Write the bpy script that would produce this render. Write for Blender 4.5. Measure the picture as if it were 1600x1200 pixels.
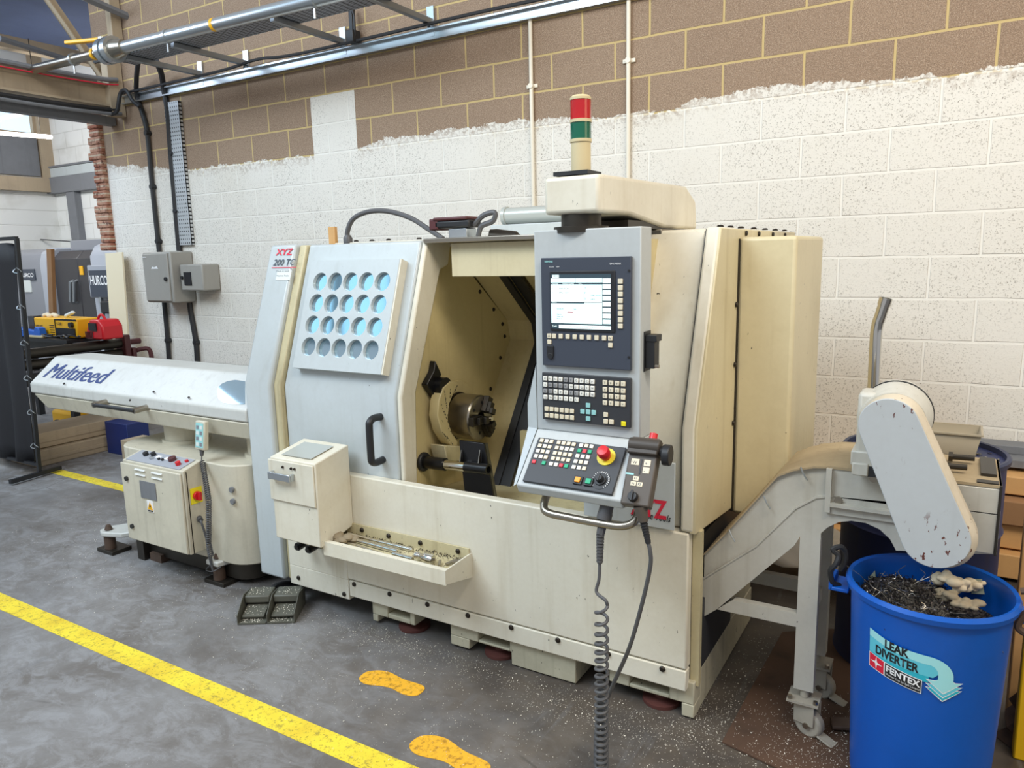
import bpy, bmesh, math, random
from mathutils import Vector, Matrix
random.seed(7)
for o in list(bpy.data.objects): bpy.data.objects.remove(o)
SC = bpy.context.scene
COL = SC.collection
PI = math.pi
# ------------------------------------------------------------------ camera
H = 1.62; FPX = 1160.28
RM = ((0.85721, 0.06813, -0.51043), (0.51435, -0.15964, 0.84262), (-0.02493, -0.98482, -0.17176))
def ortho():
    # re-orthonormalise the measured rotation (rows = world axes in camera right/down/forward)
    X = Vector(RM[0]).normalized(); Z = Vector(RM[2]); Z = (Z - X*X.dot(Z)).normalized(); Y = Z.cross(X)
    return X, Y, Z
RX, RY, RZ = ortho()
cam = bpy.data.cameras.new('camera'); cam.sensor_width = 36; cam.lens = FPX/1600*36
cam.clip_start = .05; cam.clip_end = 200
co = bpy.data.objects.new('camera', cam); COL.objects.link(co)
right = Vector((RX[0], RY[0], RZ[0])); down = Vector((RX[1], RY[1], RZ[1])); fwd = Vector((RX[2], RY[2], RZ[2]))
M3 = Matrix((right, -down, -fwd)).transposed()
co.matrix_world = Matrix.Translation((0, 0, H)) @ M3.to_4x4()
SC.camera = co
def ray(x, y):
    d = Vector((x-800, y-600, FPX)); return Vector((RX.dot(d), RY.dot(d), RZ.dot(d)))
def py(x, y, Y): r = ray(x, y); return Vector((0, 0, H)) + r*(Y/r.y)
def px(x, y, X): r = ray(x, y); return Vector((0, 0, H)) + r*(X/r.x)
def pz(x, y, Z): r = ray(x, y); return Vector((0, 0, H)) + r*((Z-H)/r.z)
# ------------------------------------------------------------------ world, lights, exposure
SC.view_settings.view_transform = 'Standard'; SC.view_settings.look = 'None'
SC.view_settings.exposure = 0.0; SC.view_settings.gamma = 1.0; SC.view_settings.use_curve_mapping = False
w = bpy.data.worlds.new('hall_ambient'); SC.world = w; w.use_nodes = True
bg = w.node_tree.nodes['Background']; bg.inputs[0].default_value = (0.93, 0.95, 1.0, 1); bg.inputs[1].default_value = 0.50
def area(name, loc, target, sx, sy, power, col):
    l = bpy.data.lights.new(name, 'AREA'); l.shape = 'RECTANGLE'; l.size = sx; l.size_y = sy; l.energy = power; l.color = col
    o = bpy.data.objects.new(name, l); COL.objects.link(o); o.location = loc
    o.rotation_euler = (Vector(target)-Vector(loc)).to_track_quat('-Z', 'Y').to_euler(); return o
area('rooflight_daylight', (-4.0, -1.3, 5.7), (-2.2, 2.6, .8), 4.2, 2.6, 370, (0.80, 0.90, 1.0))
area('left_bay_daylight', (-8.6, 1.6, 4.3), (-7.5, 4.3, 1.8), 2.5, 1.6, 115, (0.66, 0.80, 1.0))
area('hall_tubes_right', (1.6, 0.9, 4.4), (-.6, 4.3, 1.0), 3.2, 0.6, 150, (1.0, 0.90, 0.76))
area('hall_tubes_side', (3.6, 2.0, 2.9), (-1.0, 3.0, 1.0), 2.4, 1.2, 18, (1.0, 0.80, 0.42))
area('far_bay_tubes', (-10.0, 4.2, 3.5), (-10.0, 6.5, 1.6), 2.5, 0.6, 62, (1.0, 0.97, 0.93))

# ------------------------------------------------------------------ materials
def lin(c):
    return tuple((v/12.92 if v <= .04045 else ((v+.055)/1.055)**2.4) for v in c)
def rgb(r, g, b): return lin((r/255, g/255, b/255)) + (1,)
class NT:
    def __init__(s, name):
        s.m = bpy.data.materials.new(name); s.m.use_nodes = True; s.t = s.m.node_tree; s.t.nodes.clear()
        s.out = s.n('ShaderNodeOutputMaterial'); s.b = s.n('ShaderNodeBsdfPrincipled'); s.l(s.b.outputs[0], s.out.inputs[0])
        s.co = s.n('ShaderNodeTexCoord').outputs['Object']
    def n(s, t, **k):
        x = s.t.nodes.new(t)
        for a, v in k.items(): setattr(x, a, v)
        return x
    def l(s, a, b): s.t.links.new(a, b)
    def map(s, scale, co=None, loc=(0, 0, 0), rot=(0, 0, 0)):
        m = s.n('ShaderNodeMapping'); s.l(co or s.co, m.inputs[0]); m.inputs['Scale'].default_value = scale
        m.inputs['Location'].default_value = loc; m.inputs['Rotation'].default_value = rot; return m.outputs[0]
    def noise(s, scale, co=None, detail=4, rough=.55, dist=0):
        m = s.n('ShaderNodeTexNoise'); s.l(co or s.co, m.inputs['Vector']); m.inputs['Scale'].default_value = scale
        m.inputs['Detail'].default_value = detail; m.inputs['Roughness'].default_value = rough; m.inputs['Distortion'].default_value = dist
        return m.outputs[0]
    def ramp(s, v, a, b, inv=False):
        if a > b: a, b, inv = b, a, not inv
        m = s.n('ShaderNodeMapRange'); m.clamp = True; s.l(v, m.inputs[0]); m.inputs[1].default_value = a; m.inputs[2].default_value = b
        if inv: m.inputs[3].default_value = 1; m.inputs[4].default_value = 0
        return m.outputs[0]
    def mix(s, f, a, b, mode='MIX'):
        m = s.n('ShaderNodeMix', data_type='RGBA', blend_type=mode)
        for sock, v in ((m.inputs[0], f), (m.inputs[6], a), (m.inputs[7], b)):
            if isinstance(v, (int, float, tuple)): sock.default_value = v
            else: s.l(v, sock)
        return m.outputs[2]
    def math(s, op, a, b=0.0, c=None):
        m = s.n('ShaderNodeMath', operation=op)
        for i, v in enumerate((a, b) if c is None else (a, b, c)):
            if isinstance(v, (int, float)): m.inputs[i].default_value = v
            else: s.l(v, m.inputs[i])
        return m.outputs[0]
    def sep(s, co=None):
        m = s.n('ShaderNodeSeparateXYZ'); s.l(co or s.co, m.inputs[0]); return m.outputs
    def comb(s, x, y, z):
        m = s.n('ShaderNodeCombineXYZ')
        for i, v in enumerate((x, y, z)):
            if isinstance(v, (int, float)): m.inputs[i].default_value = v
            else: s.l(v, m.inputs[i])
        return m.outputs[0]
    def set(s, **k):
        for a, v in k.items():
            i = s.b.inputs[a]
            if isinstance(v, (int, float, tuple)): i.default_value = v
            else: s.l(v, i)
    def bump(s, h, strength=.3, dist=.01):
        m = s.n('ShaderNodeBump'); m.inputs['Strength'].default_value = strength; m.inputs['Distance'].default_value = dist
        s.l(h, m.inputs['Height']); s.l(m.outputs[0], s.b.inputs['Normal'])
def plain(name, c, rough=.5, metal=0, emit=None, es=1, **k):
    t = NT(name); t.set(**{'Base Color': c, 'Roughness': rough, 'Metallic': metal})
    if emit: t.set(**{'Emission Color': emit, 'Emission Strength': es})
    t.set(**k) if k else None
    return t.m
def paint(name, c, dirt, amount=.35, rough=.42, chips=0.0, chipc=(.03, .025, .02, 1), streak=True, metal=0, chipscale=75):
    """painted sheet metal with grime smudges, vertical dribbles and a few chips"""
    t = NT(name)
    n1 = t.ramp(t.noise(2.3, detail=6, rough=.65), .45, .78)
    n2 = t.ramp(t.noise(1.0, t.map((22, 22, 1.1)), detail=3), .55, .8) if streak else t.ramp(t.noise(9), .55, .8)
    f = t.math('MULTIPLY', t.math('ADD', t.math('MULTIPLY', n1, .6), t.math('MULTIPLY', n2, .5)), amount)
    col = t.mix(f, c, dirt)
    fine = t.ramp(t.noise(60, detail=3), .3, .7)
    col = t.mix(t.math('MULTIPLY', fine, .06), col, dirt)
    if chips > 0:
        ch = t.math('MULTIPLY', t.ramp(t.noise(chipscale, t.map((1, 1, .45)), detail=3, rough=.6), .735-chips*.08, .75-chips*.08), t.ramp(t.noise(3.5, detail=2), .45, .55))
        col = t.mix(ch, col, chipc)
    t.set(**{'Base Color': col, 'Roughness': rough, 'Metallic': metal})
    t.bump(t.noise(25, detail=2), .05, .004)
    return t.m
M = {}
M['cream'] = paint('cream_paint', rgb(225, 220, 203), rgb(158, 138, 92), .46, chips=.3)
M['cream_side_shade'] = paint('cream_paint_side_shade', rgb(212, 201, 166), rgb(146, 124, 76), .5, chips=.3)  # the same cream, the sides' dimmer, warmer light put into the colour
M['cream_grime_shade'] = paint('cream_paint_grime_and_shade', rgb(205, 194, 156), rgb(105, 88, 58), .62, chips=.6)
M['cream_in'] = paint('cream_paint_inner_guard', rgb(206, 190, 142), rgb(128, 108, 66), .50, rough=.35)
M['grey'] = paint('pale_grey_paint', rgb(190, 197, 198), rgb(140, 138, 126), .34, rough=.30, chips=.05)
M['grey_pend'] = paint('pendant_grey_paint', rgb(186, 191, 191), rgb(120, 116, 104), .30, rough=.45)
M['feeder'] = paint('feeder_white_paint', rgb(202, 203, 198), rgb(120, 112, 98), .36, rough=.38, chips=.05)
M['feeder_low'] = paint('feeder_cream_paint', rgb(205, 199, 180), rgb(96, 88, 72), .48, rough=.45, chips=.1)
M['plinth'] = paint('plinth_paint_worn', rgb(190, 184, 160), rgb(92, 82, 62), .7, rough=.6, chips=.8)
M['conv'] = paint('conveyor_grey_paint', rgb(196, 194, 184), rgb(118, 104, 76), .5, rough=.45, chips=.4)
M['conv_top'] = paint('conveyor_dusty_top', rgb(176, 158, 126), rgb(98, 76, 48), .75, rough=.75, chips=.3, streak=False)
M['cover'] = paint('chain_cover_blue_grey_paint', rgb(182, 187, 189), rgb(140, 136, 130), .22, rough=.4, chips=1.1, chipc=rgb(96, 52, 44))
M['cover_edge'] = paint('chain_cover_edge_paint', rgb(208, 196, 174), rgb(120, 98, 72), .5, rough=.5, chips=.8, chipc=rgb(90, 48, 36))
M['black'] = plain('black_plastic', rgb(34, 35, 38), .45)
M['blackmetal'] = plain('black_oiled_metal', rgb(30, 30, 32), .3, .4)
M['rubber'] = plain('black_rubber', rgb(38, 38, 40), .6)
M['cable'] = plain('grey_black_cable', rgb(84, 84, 86), .5)
M['panel'] = plain('dark_slate_panel', rgb(62, 68, 80), .45)
M['panel2'] = plain('charcoal_keypad_panel', rgb(52, 54, 58), .5)
M['key'] = plain('ivory_key', rgb(225, 215, 190), .5)
M['keyw'] = plain('white_key', rgb(238, 236, 226), .5)
M['keyg'] = plain('grey_key', rgb(150, 150, 150), .5)
M['keyr'] = plain('red_key', rgb(214, 52, 66), .45)
M['keygreen'] = plain('green_key', rgb(20, 165, 120), .45)
M['keyteal'] = plain('pale_teal_key', rgb(150, 205, 205), .45)
M['keyyel'] = plain('yellow_key', rgb(240, 225, 30), .45)
M['keyor'] = plain('orange_key', rgb(250, 160, 20), .4)
M['red'] = plain('red_plastic', rgb(205, 30, 40), .35)
M['yellow'] = plain('yellow_plastic', rgb(240, 220, 60), .45)
M['white'] = plain('white_plastic', rgb(236, 234, 226), .45)
M['ink'] = plain('navy_print', rgb(28, 52, 110), .5)
M['inkblk'] = plain('black_print', rgb(25, 25, 30), .5)
M['inkgrey'] = plain('grey_print', rgb(70, 80, 90), .5)
M['inkwhite'] = plain('white_print', rgb(235, 235, 235), .5)
M['inkred'] = plain('red_print', rgb(215, 30, 60), .5)
M['label'] = plain('pale_label', rgb(216, 220, 215), .5)
M['screen'] = plain('lit_screen_white', (.8, .95, .93, 1), .3, 0, (.85, .98, .96, 1), .75)
M['screen2'] = plain('lit_screen_pale', (.6, .8, .8, 1), .3, 0, (.66, .88, .88, 1), .70)
M['screend'] = plain('lit_screen_dark_text', rgb(60, 80, 90), .4)
M['silver'] = plain('galvanised_bright', rgb(190, 196, 200), .3, .9)
M['chrome'] = plain('polished_chrome', rgb(215, 212, 205), .1, 1.0)
M['steel'] = plain('machined_steel', rgb(165, 158, 145), .28, .95)
M['steel_dk'] = plain('dark_steel', rgb(70, 66, 60), .42, .8)
M['screw'] = plain('dark_screw_head', rgb(48, 42, 36), .4, .6)
M['tray'] = plain('galvanised_tray', rgb(150, 155, 160), .4, .8)
M['conduit'] = plain('ivory_pvc_conduit', rgb(232, 224, 206), .45)
M['boxgrey'] = paint('switch_box_grey', rgb(158, 155, 148), rgb(110, 108, 100), .2)
M['drum'] = paint('navy_drum_steel', rgb(34, 46, 92), rgb(60, 50, 38), .6, rough=.5, metal=.1)
M['drumblue'] = paint('dark_blue_drum_rim', rgb(44, 52, 80), rgb(50, 44, 38), .5, rough=.5)
M['bin'] = paint('bright_blue_bin_plastic', rgb(0, 88, 186), rgb(14, 60, 118), .25, rough=.38, streak=False)
M['bin_dk'] = paint('navy_bin_plastic', rgb(26, 44, 104), rgb(22, 26, 44), .4, rough=.45, streak=False)
M['redfoot'] = plain('red_oxide_pad', rgb(84, 44, 38), .7)
M['rust'] = paint('rusty_steel', rgb(84, 66, 54), rgb(48, 38, 32), .6, rough=.7)
M['caster'] = paint('dirty_caster_metal', rgb(176, 170, 156), rgb(74, 64, 52), .75, rough=.5)
M['redlens'] = plain('red_beacon_lens', rgb(214, 30, 40), .12, 0, **{'Transmission Weight': .35, 'Coat Weight': .5})
M['greenlens'] = plain('green_beacon_lens', rgb(14, 110, 84), .12, 0, **{'Transmission Weight': .3, 'Coat Weight': .5})
M['beige'] = plain('aged_beige_plastic', rgb(205, 190, 150), .45)
M['velvet'] = plain('black_welding_curtain', rgb(34, 34, 38), .65)
M['cardboard'] = paint('cardboard', rgb(150, 112, 76), rgb(90, 62, 42), .5, rough=.85)
M['cardfloor'] = paint('oily_cardboard', rgb(90, 66, 50), rgb(44, 34, 26), .9, rough=.85, streak=False)
M['wood'] = paint('pale_timber', rgb(205, 160, 104), rgb(150, 104, 60), .5, rough=.7)
M['board'] = plain('cream_board', rgb(222, 210, 180), .6)
M['orange'] = plain('welder_yellow', rgb(238, 176, 22), .4)
M['bluep'] = plain('blue_plastic', rgb(24, 96, 190), .4)
M['maroon'] = plain('maroon_paint', rgb(84, 42, 44), .45)
M['cloth'] = plain('pale_rag', rgb(222, 206, 176), .9)
M['clothd'] = plain('oily_rag', rgb(150, 136, 112), .9)
M['greencard'] = plain('grey_green_scrap', rgb(150, 158, 140), .7)
M['hurcod'] = plain('charcoal_machine_panel', rgb(58, 56, 58), .4)
M['hurcog'] = plain('grey_machine_panel', rgb(128, 130, 136), .35)
M['hurcol'] = plain('light_grey_machine_panel', rgb(160, 164, 172), .35)
M['steelwork'] = paint('cream_steelwork', rgb(178, 160, 134), rgb(110, 100, 90), .5, rough=.6)
M['steelgrey'] = paint('grey_steelwork', rgb(120, 122, 126), rgb(70, 70, 72), .5, rough=.6)
M['tarp'] = plain('clear_polythene', rgb(200, 190, 175), .2, 0, **{'Transmission Weight': .4})
M['yellowpaint'] = plain('yellow_post_paint', rgb(240, 190, 20), .5)

def mat_wall(name, zoff, plain_white=False):
    t = NT(name); o = t.sep()
    v = t.comb(o[0], t.math('SUBTRACT', o[2], zoff), 0)
    wob = t.math('MULTIPLY', t.math('SUBTRACT', t.noise(3.2, detail=2), .5), .012)
    v = t.comb(t.math('ADD', t.math('ADD', o[0], .155), wob), t.math('ADD', t.math('SUBTRACT', o[2], zoff), wob), 0)
    b = t.n('ShaderNodeTexBrick'); t.l(v, b.inputs['Vector']); b.offset = .5; b.squash = 1
    b.inputs['Scale'].default_value = 1; b.inputs['Brick Width'].default_value = .45; b.inputs['Row Height'].default_value = .225
    b.inputs['Mortar Size'].default_value = .0078; b.inputs['Mortar Smooth'].default_value = .35; b.inputs['Bias'].default_value = 0
    b.inputs['Color1'].default_value = (0, 0, 0, 1); b.inputs['Color2'].default_value = (1, 1, 1, 1); b.inputs['Mortar'].default_value = (.5, .5, .5, 1)
    mortar = b.outputs['Fac']; cell = b.outputs['Color']
    speck = t.noise(120, detail=4, rough=.75); grain = t.noise(260, detail=2)
    pit = t.math('MULTIPLY', t.ramp(speck, .565, .62), t.ramp(mortar, .0, .25, True))
    big = t.noise(1.1, detail=3)
    pitw = t.math('MULTIPLY', pit, t.ramp(t.noise(1.8, detail=3), .22, .58))
    white = t.mix(t.math('MULTIPLY', pitw, .75), rgb(226, 221, 211), rgb(104, 92, 76))
    white = t.mix(t.math('MULTIPLY', t.ramp(big, .5, .8), .22), white, rgb(200, 188, 162))
    ridge = t.math('MULTIPLY', t.ramp(mortar, .02, .3), t.ramp(mortar, .35, .75, True))
    white = t.mix(t.math('MULTIPLY', ridge, .30), white, rgb(150, 136, 110))
    white = t.mix(t.math('MULTIPLY', t.ramp(mortar, .7, 1), .8), white, rgb(238, 234, 224))
    brown = t.mix(cell, rgb(156, 132, 110), rgb(164, 140, 117))
    brown = t.mix(t.math('MULTIPLY', t.ramp(grain, .40, .62), .65), brown, rgb(104, 84, 68))
    brown = t.mix(t.math('MULTIPLY', t.ramp(t.noise(170, detail=2), .56, .64), .5), brown, rgb(196, 176, 154))
    brown = t.mix(t.math('MULTIPLY', t.ramp(speck, .56, .66), .35), brown, rgb(84, 66, 54))
    brown = t.mix(t.ramp(mortar, .1, .7), brown, rgb(196, 172, 120))
    if plain_white:
        col = t.mix(t.ramp(t.noise(2.0), .55, .8), rgb(226, 226, 222), rgb(200, 198, 190))
        col = t.mix(t.math('MULTIPLY', mortar, .25), col, rgb(150, 146, 136))
    else:
        # upper edge of the white paint: steps with the courses, brushed out unevenly
        x = o[0]; z = o[2]
        step = t.n('ShaderNodeTexNoise'); step.noise_dimensions = '1D'
        t.l(t.math('SNAP', t.math('ADD', x, .1), .9), step.inputs['W']); step.inputs['Scale'].default_value = 1.7
        edge = t.math('ADD', t.math('MULTIPLY', t.ramp(x, -6.1, -7.5), .15), 2.460)
        edge = t.math('ADD', edge, t.math('MULTIPLY', t.math('SUBTRACT', t.ramp(x, -4.1, -3.8), t.ramp(x, -2.5, -1.8)), .05))
        edge = t.math('ADD', edge, t.math('MULTIPLY', t.ramp(x, -1.52, -1.44), .055))
        edge = t.math('SUBTRACT', edge, t.math('MULTIPLY', t.ramp(x, -.9, -.2), .045))
        edge = t.math('ADD', edge, t.math('MULTIPLY', t.math('SUBTRACT', t.noise(5, t.comb(x, 0, z), detail=5, rough=.75), .5), .16))
        m1 = t.math('LESS_THAN', z, edge)
        px_ = t.math('MULTIPLY', t.math('GREATER_THAN', t.math('ADD', x, t.math('MULTIPLY', wob, 2)), -4.60), t.math('LESS_THAN', x, -4.13))
        px_ = t.math('MULTIPLY', px_, t.math('LESS_THAN', z, 2.90))
        px_ = t.math('MULTIPLY', px_, t.math('GREATER_THAN', z, 2.2))
        mask = m1
        # thin brushing near the edge lets the block show through
        near = t.ramp(t.math('SUBTRACT', edge, z), 0, .09, True)
        thin = t.math('MULTIPLY', near, t.ramp(t.noise(45, detail=4), .45, .6))
        mask = t.math('MULTIPLY', mask, t.math('SUBTRACT', 1, t.math('MULTIPLY', thin, .7)))
        mask = t.math('MAXIMUM', mask, px_)
        col = t.mix(mask, brown, white)
    t.set(**{'Base Color': col, 'Roughness': .9})
    h = t.math('SUBTRACT', t.math('MULTIPLY', speck, .25), t.math('MULTIPLY', mortar, .8))
    t.bump(h, .55, .012)
    return t.m
M['wall'] = mat_wall('painted_blockwork', .205)
M['wallw'] = mat_wall('white_blockwork', .198, True)
def mat_floor():
    t = NT('worn_painted_concrete'); o = t.sep()
    a = t.ramp(t.noise(1.4, detail=8, rough=.7, dist=.4), .38, .66)
    b = t.ramp(t.noise(7, t.map((1, 1.6, 1)), detail=8, rough=.75, dist=.8), .46, .60)
    col = t.mix(a, rgb(138, 137, 137), rgb(100, 94, 88))
    col = t.mix(t.math('MULTIPLY', b, .5), col, rgb(158, 159, 162))
    st = t.ramp(t.noise(.8, t.map((1, 1, 1), loc=(3.1, 1.7, 0)), detail=5), .50, .68)
    col = t.mix(t.math('MULTIPLY', st, .7), col, rgb(80, 73, 67))
    # oily area around the machine's delivery end and under it
    oil = t.math('MULTIPLY', t.ramp(o[0], -2.6, -.4), t.ramp(t.math('ADD', o[1], t.math('MULTIPLY', t.noise(1.5), .8)), 1.5, 2.3))
    col = t.mix(t.math('MULTIPLY', oil, .9), col, t.mix(t.ramp(t.noise(5, detail=6), .4, .62), rgb(52, 42, 33), rgb(92, 80, 66)))
    oil2 = t.math('MULTIPLY', t.ramp(o[0], -4.2, -3.2), t.ramp(t.math('ADD', o[1], t.math('MULTIPLY', t.noise(2.5), .5)), 2.2, 2.75))
    col = t.mix(t.math('MULTIPLY', oil2, .55), col, rgb(64, 58, 52))
    cr = t.n('ShaderNodeTexVoronoi', feature='DISTANCE_TO_EDGE'); t.l(t.map((.8, .8, .8)), cr.inputs[0]); cr.inputs['Scale'].default_value = 1.1
    crack = t.ramp(cr.outputs[0], 0, .006, True)
    col = t.mix(t.math('MULTIPLY', t.math('MULTIPLY', crack, t.ramp(t.noise(1.5), .5, .6)), .6), col, rgb(60, 56, 52))
    sc = t.ramp(t.noise(14, t.map((1, .12, 1), rot=(0, 0, .5)), detail=6, rough=.7), .58, .66)
    col = t.mix(t.math('MULTIPLY', sc, .35), col, rgb(110, 110, 112))
    gl = t.ramp(t.noise(190, detail=1), .73, .76)
    clus = t.ramp(t.noise(1.9, detail=3), .48, .62)
    col = t.mix(t.math('MULTIPLY', gl, clus), col, rgb(235, 232, 225))
    t.set(**{'Base Color': col, 'Roughness': t.math('ADD', t.math('MULTIPLY', a, .25), .38)})
    t.bump(t.noise(40, detail=5), .12, .004)
    return t.m
M['floor'] = mat_floor()
def mat_yellow():
    t = NT('worn_yellow_floor_paint')
    n = t.ramp(t.noise(30, detail=6, rough=.75), .54, .62)
    c = t.mix(t.ramp(t.noise(5), .4, .7), rgb(240, 218, 60), rgb(222, 190, 50))
    c = t.mix(t.math('MULTIPLY', n, .55), c, rgb(110, 100, 60))
    sp = t.ramp(t.noise(90, detail=3), .60, .66); c = t.mix(t.math('MULTIPLY', sp, .5), c, rgb(60, 56, 40))
    t.set(**{'Base Color': c, 'Roughness': .55}); return t.m
M['line'] = mat_yellow()
def mat_foot():
    t = NT('worn_orange_floor_sticker')
    c = t.mix(t.ramp(t.noise(40, detail=6, rough=.7), .5, .62), rgb(238, 178, 46), rgb(176, 128, 38))
    t.set(**{'Base Color': c, 'Roughness': .5}); return t.m
M['foot'] = mat_foot()
def mat_brick():
    t = NT('broken_red_brick')
    c = t.mix(t.ramp(t.noise(5, detail=4), .4, .6), rgb(150, 92, 70), rgb(182, 140, 116))
    o = t.sep(); m = t.ramp(t.math('ABSOLUTE', t.math('SUBTRACT', t.math('FRACT', t.math('DIVIDE', o[2], .075)), .5)), .36, .44)
    c = t.mix(t.math('MULTIPLY', m, .8), c, rgb(196, 180, 156))
    c = t.mix(t.ramp(t.noise(22, detail=4), .55, .7), c, rgb(90, 54, 44))
    t.set(**{'Base Color': c, 'Roughness': .95}); t.bump(t.noise(30, detail=5), .8, .03); return t.m
M['brick'] = mat_brick()
def mat_swarf():
    t = NT('steel_turnings')
    c = t.mix(t.ramp(t.noise(150, detail=3), .4, .65), rgb(30, 27, 26), rgb(150, 140, 128))
    t.set(**{'Base Color': c, 'Roughness': .45, 'Metallic': .4}); t.bump(t.noise(120, detail=6, rough=.8), 1.0, .02); return t.m
M['swarf'] = mat_swarf()
M['chip'] = plain('bright_chip', rgb(244, 238, 222), .35)
M['curl'] = plain('bright_swarf_curl', rgb(190, 182, 170), .25, .9)
M['curld'] = plain('dark_swarf_curl', rgb(62, 54, 52), .35, .7)
def mat_perf(name, c, sx, sy, ax, ay, hole=.3):
    """perforated galvanised sheet: dark slots on a regular pitch"""
    t = NT(name); o = t.sep()
    u = t.math('SUBTRACT', t.math('FRACT', t.math('DIVIDE', o[ax], sx)), .5)
    v = t.math('SUBTRACT', t.math('FRACT', t.math('DIVIDE', o[ay], sy)), .5)
    m = t.math('MULTIPLY', t.math('LESS_THAN', t.math('ABSOLUTE', u), hole), t.math('LESS_THAN', t.math('ABSOLUTE', v), hole))
    t.set(**{'Base Color': t.mix(m, c, rgb(34, 34, 36)), 'Roughness': .4, 'Metallic': .5}); return t.m
M['perfv'] = mat_perf('perforated_sheet', rgb(205, 208, 210), .030, .036, 0, 2, .19)
M['perfh'] = mat_perf('perforated_tray', rgb(150, 155, 165), .05, .022, 0, 1)
M['perfe'] = mat_perf('perforated_tray_edge', rgb(165, 185, 200), .045, .03, 0, 2, .22)
def mat_glass_win():
    t = NT('mirrored_door_glass'); t.set(**{'Base Color': rgb(178, 205, 220), 'Roughness': .05, 'Metallic': .85})
    t.bump(t.noise(5, detail=1), .03, .01); return t.m
M['winglass'] = mat_glass_win()
M['sky'] = plain('rooflight_glazing', (.5, .7, .8, 1), .3, 0, (.45, .80, 1.0, 1), 1.55)
M['skydim'] = plain('side_window_glazing', (.5, .6, .7, 1), .3, 0, (.60, .80, 1.0, 1), 1.0)
M['roofdark'] = paint('dark_blue_roof_sheet', rgb(82, 98, 138), rgb(52, 60, 86), .5, rough=.6)
M['tube'] = plain('fluorescent_tube', (1, 1, 1, 1), .3, 0, (1, .97, .9, 1), 14)
M['tubp'] = plain('dusty_clear_plastic', rgb(206, 192, 164), .35, 0, **{'Transmission Weight': .45})
M['clear'] = plain('scratched_acrylic', rgb(178, 182, 176), .25, .1)

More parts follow.
